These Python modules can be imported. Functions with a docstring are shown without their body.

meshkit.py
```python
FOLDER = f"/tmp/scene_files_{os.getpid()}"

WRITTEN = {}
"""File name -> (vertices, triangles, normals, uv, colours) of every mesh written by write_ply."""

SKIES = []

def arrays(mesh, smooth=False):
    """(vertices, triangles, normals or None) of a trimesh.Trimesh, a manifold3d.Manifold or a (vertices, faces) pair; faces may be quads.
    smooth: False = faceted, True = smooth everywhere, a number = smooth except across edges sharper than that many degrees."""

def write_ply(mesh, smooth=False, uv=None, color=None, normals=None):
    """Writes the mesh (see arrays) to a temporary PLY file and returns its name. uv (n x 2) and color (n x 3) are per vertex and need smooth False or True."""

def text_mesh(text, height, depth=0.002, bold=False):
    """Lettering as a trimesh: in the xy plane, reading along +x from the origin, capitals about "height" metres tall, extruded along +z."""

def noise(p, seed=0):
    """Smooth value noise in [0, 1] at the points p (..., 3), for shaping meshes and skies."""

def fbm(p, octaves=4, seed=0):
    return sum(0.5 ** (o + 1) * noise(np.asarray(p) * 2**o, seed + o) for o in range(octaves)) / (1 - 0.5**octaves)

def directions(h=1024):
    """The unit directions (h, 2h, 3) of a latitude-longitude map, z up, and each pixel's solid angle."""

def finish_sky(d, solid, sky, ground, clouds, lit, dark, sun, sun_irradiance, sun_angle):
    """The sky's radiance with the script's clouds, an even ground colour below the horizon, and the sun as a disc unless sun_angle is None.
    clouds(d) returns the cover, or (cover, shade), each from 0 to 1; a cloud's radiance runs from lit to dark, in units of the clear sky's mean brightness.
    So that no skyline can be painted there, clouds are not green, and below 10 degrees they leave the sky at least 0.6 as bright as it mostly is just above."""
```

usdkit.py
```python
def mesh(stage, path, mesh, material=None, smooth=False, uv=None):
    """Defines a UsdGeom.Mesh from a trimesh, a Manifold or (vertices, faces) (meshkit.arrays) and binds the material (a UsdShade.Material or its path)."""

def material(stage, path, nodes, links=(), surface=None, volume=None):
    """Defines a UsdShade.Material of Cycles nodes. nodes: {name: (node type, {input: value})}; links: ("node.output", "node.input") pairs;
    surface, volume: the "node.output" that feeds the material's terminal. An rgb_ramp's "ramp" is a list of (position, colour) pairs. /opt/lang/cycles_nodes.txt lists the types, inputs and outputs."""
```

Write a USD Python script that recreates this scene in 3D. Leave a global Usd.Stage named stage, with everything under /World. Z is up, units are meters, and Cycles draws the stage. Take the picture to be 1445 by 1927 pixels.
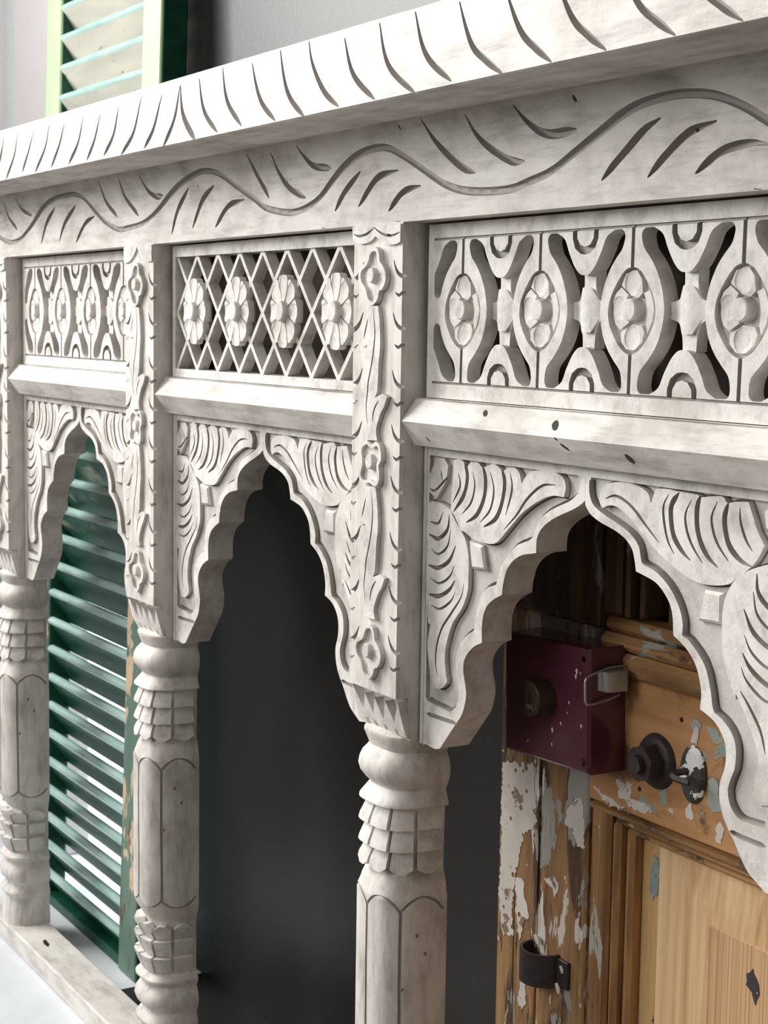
import math, json, random
import numpy as np, trimesh, usdkit, meshkit
import manifold3d as m3
from manifold3d import Manifold, CrossSection, OpType, FillRule
from shapely.geometry import Polygon, LineString, Point, box as sbox
from shapely.ops import unary_union
from shapely import affinity
from pxr import Usd, UsdGeom, UsdLux, UsdShade, Sdf, Gf, Vt

random.seed(7)
rng = np.random.default_rng(7)
stage = Usd.Stage.CreateInMemory()
UsdGeom.SetStageUpAxis(stage, 'Z')
UsdGeom.SetStageMetersPerUnit(stage, 1.0)
UsdGeom.Xform.Define(stage, '/World')
UsdGeom.Scope.Define(stage, '/World/Looks')

# ---------------------------------------------------------------- camera
W_PX, H_PX, F_PX = 1445, 1927, 3117.0
YAW, PITCH, ROLL = map(math.radians, (-59.13595, -6.38999, 0.85795))
EYE = (0.94626855, -0.57694912, -0.06879895)
EXPOSURE = 0.0
def camera():
    cy, sy, cp, sp = math.cos(YAW), math.sin(YAW), math.cos(PITCH), math.sin(PITCH)
    f = np.array([sy * cp, cy * cp, sp]); r = np.array([cy, -sy, 0.0]); u = np.cross(r, f)
    r2 = math.cos(ROLL) * r + math.sin(ROLL) * u; u2 = -math.sin(ROLL) * r + math.cos(ROLL) * u
    cam = UsdGeom.Camera.Define(stage, '/World/camera')
    m = Gf.Matrix4d(*[float(v) for v in (*r2, 0, *u2, 0, *(-f), 0, *EYE, 1)])
    cam.AddTransformOp().Set(m)
    cam.CreateFocalLengthAttr(50.0)
    cam.CreateHorizontalApertureAttr(50.0 * W_PX / F_PX)
    cam.CreateVerticalApertureAttr(50.0 * H_PX / F_PX)
    cam.CreateFStopAttr(36.0)
    cam.CreateFocusDistanceAttr(0.98)
    cam.CreateClippingRangeAttr(Gf.Vec2f(0.02, 100))
    cam.CreateExposureAttr(EXPOSURE)
camera()

# ---------------------------------------------------------------- light
FLOOR = -0.781
def rect_light(name, pos, rx, rz, w, h, power, color):
    """daylight at the left window and added fill behind the camera; the light shines along its own -z"""
    l = UsdLux.RectLight.Define(stage, '/World/' + name)
    l.AddTranslateOp().Set(Gf.Vec3d(*pos)); l.AddRotateZOp().Set(rz); l.AddRotateXOp().Set(rx)
    l.CreateWidthAttr(w); l.CreateHeightAttr(h); l.CreateIntensityAttr(power); l.CreateColorAttr(Gf.Vec3f(*color))
WIN_L = (-1.75, -0.42, 0.15, 1.66)       # y0 y1 z0 z1 of the window in the left wall
FILL_WIN = (-0.75, 0.25, 0.05, 1.15)           # x0 x1 z0 z1 of an opening added behind the camera for fill light
LEFT_X, RIGHT_X, FRONT_Y, BACK_Y, CEIL = -1.62, 2.3, -2.3, 0.16, 1.7
rect_light('window_daylight', (LEFT_X - 0.05, (WIN_L[0] + WIN_L[1]) / 2, (WIN_L[2] + WIN_L[3]) / 2), 90, -90, WIN_L[1] - WIN_L[0], WIN_L[3] - WIN_L[2], 15.8, (1.0, 0.965, 0.925))
rect_light('window_daylight_001', ((FILL_WIN[0] + FILL_WIN[1]) / 2, FRONT_Y - 0.05, (FILL_WIN[2] + FILL_WIN[3]) / 2), 90, 0, FILL_WIN[1] - FILL_WIN[0], FILL_WIN[3] - FILL_WIN[2], 2.6, (1.0, 0.95, 0.89))  # fill light added behind the camera to brighten the fronts and door
dome = UsdLux.DomeLight.Define(stage, '/World/sky')
dome.CreateIntensityAttr(1.2); dome.CreateColorAttr(Gf.Vec3f(0.93, 0.98, 1.0))
# traced carving lines, millimetres in the plane of the screen
DATA = json.loads("""{"F":{"wave":[[-847.6,22.1],[-813.7,15.5],[-780.6,17.2],[-751.7,26.4],[-698.9,44.0],[-653.3,51.7],[-616.6,53.2],[-595.5,53.1],[-575.4,47.8],[-561.4,38.0],[-540.8,26.8],[-510.6,17.8],[-494.4,15.7],[-481.5,16.2],[-447.0,18.6],[-420.3,25.0],[-379.8,39.0],[-345.1,47.7],[-310.2,52.9],[-288.6,53.2],[-269.8,48.5],[-247.9,38.1],[-218.1,26.3],[-201.7,20.4],[-203.8,20.4],[-179.2,15.9],[-155.4,14.1],[-132.4,17.2],[-114.7,23.0],[-101.0,30.4],[-80.7,39.1],[-56.0,46.1],[-33.9,49.2],[-13.1,48.6],[5.0,41.5],[28.3,30.5],[48.9,21.7],[70.2,16.3],[94.9,14.0],[122.0,13.8],[140.0,16.8],[160.9,21.0],[186.3,30.5],[212.6,39.7],[235.3,46.8],[253.0,50.0],[273.6,51.3],[289.6,50.5],[304.4,48.1],[318.0,43.3],[327.9,38.6],[338.5,32.6]],"t0":[[-803.6,56.1],[-807.3,41.4],[-788.9,27.9]],"t1":[[-759.6,59.2],[-757.4,46.9],[-733.3,40.2]],"t2":[[-521.4,59.5],[-523.7,42.0],[-504.3,27.8]],"t3":[[-472.0,60.1],[-475.8,43.3],[-453.7,26.0]],"t4":[[-425.7,59.5],[-421.8,46.4],[-407.7,40.0],[-393.0,40.4]],"t5":[[-211.7,59.6],[-214.2,45.8],[-202.4,29.8],[-211.7,39.6],[-196.3,27.2]],"t6":[[-173.4,58.2],[-172.4,43.5],[-161.4,32.1],[-137.1,23.5]],"t7":[[-130.4,59.3],[-126.5,51.5],[-116.6,44.2],[-93.2,41.5]],"t8":[[40.5,61.4],[45.3,49.1],[56.7,38.4],[70.3,30.2],[83.9,26.1]],"t9":[[89.1,59.1],[92.3,48.2],[103.0,39.1],[121.9,30.4],[136.3,28.9]],"t10":[[139.9,59.8],[145.1,51.7],[155.1,44.4],[167.5,41.3],[189.5,42.3]],"b0":[[-661.5,43.7],[-696.2,29.6],[-712.6,10.8]],"b1":[[-602.7,43.2],[-641.7,28.3],[-659.0,11.1]],"b2":[[-561.1,30.8],[-587.3,24.8],[-611.6,8.3]],"b3":[[-337.2,43.1],[-366.1,27.3],[-380.3,6.9]],"b4":[[-288.4,42.0],[-317.6,30.7],[-336.7,10.6]],"b5":[[-239.0,28.0],[-268.1,24.5],[-292.0,9.1]],"b6":[[-55.2,36.4],[-78.2,24.9],[-92.7,12.0]],"b7":[[-6.4,33.9],[-35.2,30.1],[-59.3,13.3]],"b8":[[20.8,22.2],[-1.1,19.3],[-18.7,8.2]],"b9":[[260.9,41.4],[244.8,35.9],[224.1,23.6],[209.6,13.2]],"b10":[[302.5,36.1],[281.0,32.2],[264.0,23.3],[249.0,12.2]],"b11":[[338.3,21.8],[325.3,23.4],[304.9,20.9],[286.8,11.6]]},"CO":[[[-631.8,103.3],[-630.7,92.7],[-631.8,80.2]],[[-592.4,106.0],[-588.6,85.1],[-604.2,64.1]],[[-545.2,103.7],[-548.2,85.9],[-558.1,67.5]],[[-504.2,104.9],[-502.9,85.1],[-521.4,64.9]],[[-464.0,103.0],[-465.6,84.9],[-479.5,65.8]],[[-418.0,103.6],[-418.3,82.7],[-435.0,65.8]],[[-377.3,102.0],[-379.3,82.0],[-391.4,65.7]],[[-337.7,103.2],[-337.5,81.9],[-353.0,66.7]],[[-292.3,107.1],[-293.9,80.5],[-314.7,64.1]],[[-249.7,89.0],[-253.6,76.8],[-267.8,65.4]],[[-217.9,108.0],[-215.9,83.3],[-230.4,63.2]],[[-216.7,106.3],[-199.8,83.3],[-172.0,62.7]],[[-184.6,108.6],[-162.8,82.7],[-135.7,65.3]],[[-146.6,111.8],[-125.6,85.8],[-97.1,66.2]],[[-97.7,108.7],[-72.0,80.8],[-46.0,64.6]],[[-57.4,111.9],[-32.0,80.7],[-4.4,62.6]],[[-17.4,112.2],[-4.9,96.6],[18.1,76.4],[39.3,64.9]],[[31.7,107.4],[53.3,82.4],[82.9,64.6]],[[72.3,110.9],[94.8,82.6],[129.3,62.7]],[[112.5,111.3],[135.5,83.6],[165.6,65.5]],[[159.6,109.5],[181.3,83.5],[196.9,73.2],[215.4,63.4]],[[209.8,102.7],[229.8,80.3],[257.8,65.1]],[[257.3,95.1],[278.4,76.2],[301.7,64.4]],[[314.5,86.0],[333.5,72.8],[351.7,62.7]],[[370.6,77.0],[384.1,69.1],[395.5,64.1]]],"pil":{"flA":[[-29.8,-15.5],[-25.8,-17.1],[-23.8,-21.1],[-22.7,-25.5],[-17.8,-29.1],[-14.7,-34.5],[-15.5,-39.4],[-19.3,-44.0],[-23.1,-45.2],[-24.9,-50.1],[-29.7,-54.0],[-34.6,-54.5],[-39.6,-52.0],[-42.2,-47.5],[-43.8,-44.4],[-48.4,-40.9],[-51.1,-35.3],[-49.2,-29.3],[-41.4,-25.0],[-38.5,-19.7],[-34.7,-16.3]],"flB":[[-37.0,-146.5],[-44.0,-149.6],[-46.4,-154.8],[-45.2,-160.9],[-45.6,-165.5],[-47.5,-170.3],[-45.3,-175.3],[-39.1,-177.3],[-33.2,-175.7],[-29.1,-176.9],[-24.6,-177.5],[-20.3,-174.6],[-19.5,-168.0],[-20.6,-163.0],[-17.3,-158.8],[-18.0,-152.8],[-20.1,-148.4],[-25.0,-147.0],[-29.9,-149.1]],"stem":[[-39.0,-54.5],[-41.3,-63.7],[-47.8,-82.4],[-45.8,-83.4],[-39.8,-81.3],[-35.5,-76.2],[-40.7,-85.3],[-42.4,-93.9],[-46.3,-101.6],[-47.6,-109.3],[-45.7,-124.4],[-37.3,-136.4],[-40.0,-146.7],[-24.1,-146.2],[-25.8,-138.8],[-20.7,-128.2],[-16.0,-123.0],[-11.8,-115.8],[-17.2,-114.1],[-23.0,-115.6],[-29.8,-118.1],[-25.5,-113.4],[-24.3,-103.4],[-23.6,-93.4],[-22.0,-83.5],[-22.3,-73.5],[-23.5,-63.7],[-23.5,-63.7],[-25.7,-55.0]],"sgA":[[-38.8,-63.7],[-43.9,-77.3]],"sgB":[[-32.1,-56.0],[-30.4,-63.7],[-29.1,-73.6],[-30.7,-86.1],[-34.3,-98.7],[-37.1,-106.4],[-37.9,-113.9],[-39.6,-124.1],[-37.3,-136.4]],"sgC":[[-31.3,-133.8],[-28.6,-125.1],[-22.9,-118.8]],"swag":[[-64.3,-0.2],[-63.5,-9.8],[-57.8,-12.0],[-50.7,-12.8],[-40.7,-11.7],[-35.8,-9.8],[-32.9,-8.2],[-28.0,-10.6],[-22.1,-13.3],[-13.4,-14.6],[-4.9,-14.1],[1.1,-12.9],[0.1,-1.1]],"swg":[[-61.6,-5.9],[-53.9,-7.4],[-43.9,-6.1],[-34.1,-2.3],[-28.1,-5.2],[-20.3,-7.5],[-10.7,-8.6],[-0.5,-6.6]]},"left":{"arch":[[176.6,-168.3],[171.9,-172.2],[164.1,-175.7],[154.4,-179.4],[144.6,-183.8],[136.4,-189.1],[132.0,-194.1],[130.7,-198.7],[130.6,-205.3],[126.8,-206.2],[116.4,-208.4],[106.8,-213.1],[100.1,-219.7],[97.4,-225.9],[96.0,-230.8],[95.2,-236.5],[85.9,-241.0],[78.9,-246.2],[75.0,-252.8],[73.6,-260.2],[73.8,-271.1],[64.3,-275.5],[57.0,-281.7],[53.3,-287.8],[53.2,-295.1],[55.6,-302.0],[56.9,-309.1],[55.1,-316.8],[52.0,-323.5],[45.7,-330.5],[33.9,-343.6],[26.3,-352.0],[19.5,-353.6],[7.9,-352.7]],"border":[[171.1,-156.6],[169.7,-163.7],[162.9,-168.7],[152.3,-172.8],[141.5,-177.4],[133.4,-182.7],[128.9,-188.8],[124.5,-196.1],[118.8,-198.5],[108.3,-202.6],[98.8,-210.7],[92.1,-218.5],[89.3,-225.9],[87.5,-230.2],[79.4,-232.6],[71.3,-239.1],[66.4,-248.2],[64.6,-256.8],[63.4,-263.6],[55.4,-268.0],[47.0,-275.5],[43.0,-284.8],[42.6,-293.5],[44.7,-302.9],[46.5,-309.9],[44.2,-317.8],[37.7,-322.9],[10.3,-321.0]],"foot":[[9.5,-331.3],[45.7,-330.5]],"corner":[[6.4,-169.0],[15.0,-156.1],[25.1,-155.3],[29.7,-159.8],[27.8,-169.6],[16.0,-183.5],[6.7,-178.9]],"cornerline":[[20.9,-163.5],[23.4,-171.2]],"cornerfold":[[8.2,-176.9],[14.6,-177.5],[29.9,-167.0]],"upper":[[35.1,-189.5],[35.0,-185.9],[37.2,-155.6],[43.7,-153.9],[49.1,-155.9],[53.5,-158.5],[57.6,-155.2],[66.0,-155.1],[70.3,-157.7],[73.3,-156.9],[82.4,-154.4],[88.6,-155.7],[93.7,-158.7],[98.5,-155.5],[106.4,-155.0],[111.4,-157.8],[114.1,-164.4],[118.2,-159.5],[125.6,-155.3],[144.2,-154.0],[155.2,-156.3],[159.0,-161.5],[157.5,-168.4],[144.8,-168.8],[130.2,-174.1],[115.3,-182.4],[102.0,-193.0],[88.5,-203.8],[76.3,-205.9],[61.6,-204.6],[50.8,-201.1],[46.5,-200.4]],"ug1":[[50.2,-155.8],[53.7,-165.0],[49.9,-177.3],[38.4,-189.2]],"ug2":[[71.3,-156.5],[74.7,-165.5],[73.1,-177.4],[65.2,-188.8],[53.8,-194.8]],"ug3":[[92.2,-156.5],[95.9,-164.8],[93.5,-177.7],[86.8,-188.9],[73.8,-195.5]],"ut1":[[42.9,-163.5],[45.4,-171.7],[37.1,-183.3]],"ut2":[[60.0,-161.5],[62.4,-170.2],[58.6,-181.2],[48.2,-190.0]],"ut3":[[79.6,-159.9],[84.1,-170.5],[80.5,-183.7],[69.5,-193.1]],"ut4":[[101.6,-158.1],[104.0,-168.7],[97.8,-185.4]],"ucurl":[[149.1,-161.8],[135.3,-163.6],[120.6,-172.8],[109.5,-184.1],[96.1,-194.8]],"lower":[[46.5,-200.4],[53.2,-206.8],[56.8,-218.4],[57.2,-230.3],[56.5,-240.0],[50.5,-251.8],[40.0,-263.2],[33.8,-275.3],[30.8,-287.0],[32.4,-299.1],[33.7,-305.0],[24.9,-311.1],[15.7,-308.5],[10.5,-293.1],[9.0,-280.8],[12.0,-269.0],[8.3,-262.1],[6.0,-193.8],[17.2,-185.3],[35.1,-189.5]],"lg1":[[8.8,-207.8],[20.3,-209.5],[31.2,-202.1],[33.0,-192.2]],"lt1":[[9.7,-199.0],[19.9,-199.1],[25.2,-191.2]],"lg2":[[8.4,-228.9],[20.9,-229.1],[34.1,-222.5],[41.4,-211.9]],"lt2":[[11.4,-217.4],[20.6,-219.9],[31.6,-213.1],[35.1,-201.7]],"lg3":[[10.2,-248.7],[22.7,-248.0],[34.8,-242.0],[41.2,-235.0]],"lt3":[[11.0,-237.3],[22.4,-239.4],[34.5,-233.4],[40.4,-225.3]],"lt4":[[12.7,-255.8],[24.1,-256.5],[37.3,-249.0],[41.9,-242.2]],"ltail":[[52.0,-235.2],[49.2,-244.7],[37.6,-257.5],[26.8,-269.1],[20.5,-282.6],[19.8,-295.2],[23.0,-303.4]],"square":[[56.3,-206.5],[72.2,-208.1],[76.9,-223.5],[60.2,-224.5]]},"right":{"arch":[[176.3,-168.5],[180.0,-173.1],[184.3,-176.5],[193.3,-179.8],[205.4,-182.7],[214.8,-186.2],[221.5,-191.2],[224.3,-197.5],[225.9,-203.9],[234.9,-205.6],[243.7,-208.0],[250.7,-212.7],[255.9,-218.4],[258.4,-225.3],[259.5,-234.8],[265.9,-237.8],[272.0,-241.5],[277.6,-246.9],[281.4,-254.1],[283.6,-262.5],[283.1,-269.8],[283.0,-271.2],[287.9,-272.6],[294.1,-275.2],[299.0,-278.9],[302.7,-284.1],[304.3,-289.1],[304.5,-293.8],[303.6,-300.0],[301.3,-305.4],[300.3,-310.5],[301.1,-317.5],[303.6,-324.1],[306.4,-328.2],[308.3,-330.7],[312.7,-335.4],[318.2,-342.9],[324.4,-349.4],[332.8,-354.0],[337.8,-356.6]],"border":[[182.7,-157.1],[183.0,-163.5],[186.7,-169.1],[195.7,-173.2],[207.8,-177.0],[218.4,-180.8],[226.3,-185.7],[229.0,-188.7],[231.9,-197.3],[234.5,-198.2],[243.3,-200.3],[253.4,-205.8],[261.0,-212.8],[266.2,-220.8],[268.3,-227.7],[268.0,-232.6],[272.8,-234.2],[280.1,-239.3],[286.2,-245.3],[290.0,-252.5],[292.7,-260.7],[294.2,-267.5],[295.5,-269.5],[301.6,-271.8],[306.9,-275.4],[310.5,-279.4],[312.8,-284.2],[313.6,-290.5],[312.7,-297.8],[309.8,-304.5],[308.4,-309.6],[309.0,-313.7],[311.3,-317.8],[316.1,-321.4],[322.8,-321.9],[335.8,-321.4]],"foot":[[310.0,-331.4],[320.1,-332.2],[336.4,-332.3]],"upper":[[194.2,-171.3],[191.3,-166.9],[193.0,-160.8],[197.6,-157.2],[206.7,-155.0],[219.6,-154.7],[229.9,-156.6],[235.0,-159.4],[237.2,-164.9],[239.9,-158.1],[242.3,-155.5],[253.2,-154.9],[258.0,-155.6],[261.5,-155.4],[275.6,-155.9],[277.4,-156.9],[284.7,-155.8],[294.8,-154.9],[298.8,-157.9],[304.8,-156.6],[314.4,-156.0],[318.0,-162.8],[321.6,-169.9],[327.2,-176.7],[323.4,-183.2],[318.4,-188.8],[308.1,-196.2],[300.6,-200.7],[289.5,-202.7],[278.1,-202.8],[266.3,-200.0],[254.1,-195.3],[241.5,-188.8],[228.6,-180.5],[218.0,-173.4],[208.7,-169.4],[200.8,-168.9]],"ug1":[[260.4,-156.2],[254.8,-163.1],[254.6,-171.1],[257.5,-180.4],[264.4,-187.5],[271.1,-191.5]],"ug2":[[277.9,-155.7],[275.4,-162.6],[275.9,-172.7],[279.2,-181.0],[285.3,-188.1],[292.9,-192.5]],"ug3":[[299.4,-157.9],[297.0,-165.0],[298.0,-172.6],[301.7,-180.6],[309.7,-186.5],[318.4,-188.8]],"ut1":[[252.1,-157.8],[248.2,-163.8],[248.6,-171.8],[252.2,-182.6],[258.0,-189.9]],"ut2":[[270.6,-159.2],[266.3,-166.7],[267.3,-174.5],[272.4,-183.4],[281.0,-191.8]],"ut3":[[291.0,-157.9],[287.0,-166.1],[288.5,-173.7],[292.9,-180.9],[301.1,-188.4]],"ut4":[[308.2,-159.3],[309.1,-166.8],[313.4,-175.4],[318.5,-180.8]],"ucurl":[[197.3,-165.5],[203.2,-163.2],[211.1,-163.7],[221.6,-168.1],[233.4,-176.7],[245.0,-185.1]],"square":[[282.9,-206.0],[297.0,-205.9],[297.4,-222.9],[278.6,-223.6]],"lowerL":[[308.1,-196.2],[301.9,-203.7],[298.5,-212.7],[298.2,-226.7],[300.0,-239.6],[304.5,-250.5],[310.5,-260.2],[310.0,-256.4],[316.3,-264.6],[321.7,-272.8],[326.2,-280.5],[328.6,-287.0],[328.6,-294.0],[326.6,-302.7],[326.8,-306.2],[331.1,-310.9],[335.2,-312.2]],"lt1":[[319.1,-190.6],[320.5,-197.9],[324.7,-204.9],[329.6,-208.6]],"lg1":[[315.3,-200.2],[317.4,-208.2],[323.2,-215.7],[329.7,-219.9]],"lg2":[[312.8,-212.0],[315.9,-220.7],[322.7,-227.2],[330.9,-231.8]],"lt2":[[313.4,-222.6],[316.5,-229.8],[323.3,-236.2],[331.4,-240.0]],"lg3":[[310.6,-232.3],[315.9,-239.1],[323.8,-245.3],[331.9,-248.3]],"lt3":[[309.4,-240.3],[315.4,-249.9],[323.4,-257.6],[332.0,-260.4]],"ltail":[[313.7,-255.1],[319.3,-260.4],[325.4,-267.3],[329.8,-273.3],[332.6,-280.2],[333.6,-284.1]]}}""")
# ---------------------------------------------------------------- materials
def MAT(name, nodes, links, surface='p.BSDF'):
    return usdkit.material(stage, '/World/Looks/' + name, nodes, links, surface)

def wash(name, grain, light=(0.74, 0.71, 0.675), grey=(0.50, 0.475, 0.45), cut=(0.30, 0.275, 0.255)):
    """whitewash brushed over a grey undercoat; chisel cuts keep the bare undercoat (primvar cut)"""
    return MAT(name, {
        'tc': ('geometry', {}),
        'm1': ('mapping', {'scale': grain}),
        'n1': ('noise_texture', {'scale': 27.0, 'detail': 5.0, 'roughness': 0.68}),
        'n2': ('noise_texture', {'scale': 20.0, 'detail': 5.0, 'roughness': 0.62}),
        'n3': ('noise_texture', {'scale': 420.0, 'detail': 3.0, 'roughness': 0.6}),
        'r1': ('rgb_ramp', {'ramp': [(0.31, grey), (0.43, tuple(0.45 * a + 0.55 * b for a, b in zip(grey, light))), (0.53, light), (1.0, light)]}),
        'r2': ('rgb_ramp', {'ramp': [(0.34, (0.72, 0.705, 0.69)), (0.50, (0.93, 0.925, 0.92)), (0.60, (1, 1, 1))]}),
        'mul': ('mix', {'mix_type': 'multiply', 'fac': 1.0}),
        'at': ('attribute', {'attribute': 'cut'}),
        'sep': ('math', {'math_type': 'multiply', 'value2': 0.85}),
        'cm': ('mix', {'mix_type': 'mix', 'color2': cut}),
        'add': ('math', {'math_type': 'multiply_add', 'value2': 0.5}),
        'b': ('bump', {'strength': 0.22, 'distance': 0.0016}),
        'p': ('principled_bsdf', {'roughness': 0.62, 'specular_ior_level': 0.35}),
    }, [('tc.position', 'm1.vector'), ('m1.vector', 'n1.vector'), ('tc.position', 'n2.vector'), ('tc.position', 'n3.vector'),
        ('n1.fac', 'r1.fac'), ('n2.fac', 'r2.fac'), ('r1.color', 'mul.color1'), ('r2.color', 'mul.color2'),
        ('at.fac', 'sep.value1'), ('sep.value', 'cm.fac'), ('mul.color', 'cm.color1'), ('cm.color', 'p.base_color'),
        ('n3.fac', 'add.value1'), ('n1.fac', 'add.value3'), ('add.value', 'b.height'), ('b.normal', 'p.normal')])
WASH_H = wash('whitewash_along', (0.7, 3.0, 4.0))
WASH_V = wash('whitewash_upright', (4.0, 3.0, 0.8))
WASH_P = wash('whitewash_carved', (3.0, 2.5, 2.5), light=(0.77, 0.745, 0.715), grey=(0.53, 0.505, 0.485))
FIELD = wash('grey_undercoat', (2.0, 2.0, 2.0), light=(0.56, 0.53, 0.505), grey=(0.42, 0.395, 0.375))

def plain(name, color, rough=0.5, metal=0.0, bump=0.0, scale=80.0, coat=0.0, vary=0.0, spec=0.5):
    nodes = {'tc': ('geometry', {}), 'n': ('noise_texture', {'scale': scale, 'detail': 5.0, 'roughness': 0.6}),
             'r': ('rgb_ramp', {'ramp': [(0.3, tuple(c * (1 - vary) for c in color)), (0.7, tuple(min(1, c * (1 + vary)) for c in color))]}),
             'b': ('bump', {'strength': bump, 'distance': 0.001}),
             'p': ('principled_bsdf', {'roughness': rough, 'metallic': metal, 'coat_weight': coat, 'coat_roughness': 0.08, 'specular_ior_level': spec})}
    return MAT(name, nodes, [('tc.position', 'n.vector'), ('n.fac', 'r.fac'), ('r.color', 'p.base_color'), ('n.fac', 'b.height'), ('b.normal', 'p.normal')])

def layered(name, base, layers, rough=0.6, bump=0.3, bdist=0.0015, stretch=(1, 1, 1), fine=160.0, coat=0.0):
    """base: (scale vector, [(pos, colour)...]); layers: (scale vector, noise scale, threshold, softness, colour)
    each a torn coat of old paint with an edge of its own height"""
    nodes = {'tc': ('geometry', {}), 'mb': ('mapping', {'scale': base[0]}), 'nb': ('noise_texture', {'scale': base[1], 'detail': 5.0, 'roughness': 0.65, 'distortion': 0.4}),
             'rb': ('rgb_ramp', {'ramp': base[2]}), 'nf': ('noise_texture', {'scale': fine, 'detail': 4.0, 'roughness': 0.6}),
             'p': ('principled_bsdf', {'roughness': rough, 'coat_weight': coat, 'coat_roughness': 0.15}), 'b': ('bump', {'strength': bump, 'distance': bdist}),
             'h0': ('math', {'math_type': 'multiply', 'value2': 0.35})}
    links = [('tc.position', 'mb.vector'), ('mb.vector', 'nb.vector'), ('nb.fac', 'rb.fac'), ('tc.position', 'nf.vector'), ('nb.fac', 'h0.value1')]
    col, hgt = 'rb.color', 'h0.value'
    for i, (sv, sc, th, soft, c) in enumerate(layers):
        nodes.update({f'm{i}': ('mapping', {'scale': sv, 'location': (3.1 * i + 1.7, 5.3 * i, 2.9 * i + 0.4)}),
                      f'n{i}': ('noise_texture', {'scale': sc, 'detail': 5.0, 'roughness': 0.62, 'distortion': 0.25}),
                      f'w{i}': ('map_range', {'range_type': 'smoothstep', 'from_min': th, 'from_max': th + soft, 'clamp': True}),
                      f'x{i}': ('mix', {'mix_type': 'mix', 'color2': c}), f'h{i + 1}': ('math', {'math_type': 'add'})})
        links += [('tc.position', f'm{i}.vector'), (f'm{i}.vector', f'n{i}.vector'), (f'n{i}.fac', f'w{i}.value'), (f'w{i}.result', f'x{i}.fac'), (col, f'x{i}.color1'),
                  (hgt, f'h{i + 1}.value1'), (f'w{i}.result', f'h{i + 1}.value2')]
        col, hgt = f'x{i}.color', f'h{i + 1}.value'
    nodes['hf'] = ('math', {'math_type': 'multiply_add', 'value2': 0.3})
    links += [(col, 'p.base_color'), ('nf.fac', 'hf.value1'), (hgt, 'hf.value3'), ('hf.value', 'b.height'), ('b.normal', 'p.normal')]
    return MAT(name, nodes, links)

GRAIN = (5.0, 5.0, 0.45)
WHITE_OLD, GREY_OLD, BLUE_OLD = (0.62, 0.56, 0.50), (0.30, 0.29, 0.26), (0.24, 0.31, 0.29)
PINE = layered('stripped_pine', (GRAIN, 14.0, [(0.25, (0.20, 0.10, 0.036)), (0.42, (0.46, 0.265, 0.105)), (0.6, (0.62, 0.40, 0.175)), (0.85, (0.70, 0.49, 0.26))]),
               [((3, 3, 1.2), 16.0, 0.60, 0.05, (0.12, 0.06, 0.03)), ((2, 2, 1.0), 15.0, 0.67, 0.015, (0.70, 0.60, 0.46)), ((1, 1, 1), 90.0, 0.71, 0.01, (0.66, 0.60, 0.50))], rough=0.55)
PINE_RAIL = layered('stripped_pine_rail', ((0.45, 5.0, 5.0), 12.0, [(0.25, (0.13, 0.055, 0.02)), (0.42, (0.34, 0.165, 0.06)), (0.6, (0.48, 0.25, 0.10)), (0.85, (0.58, 0.34, 0.15))]),
               [((2, 2, 2), 9.0, 0.54, 0.12, (0.10, 0.05, 0.025)), ((2, 2, 2), 8.0, 0.60, 0.02, BLUE_OLD), ((2, 2, 2), 14.0, 0.66, 0.015, (0.68, 0.58, 0.46))], rough=0.55)
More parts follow.
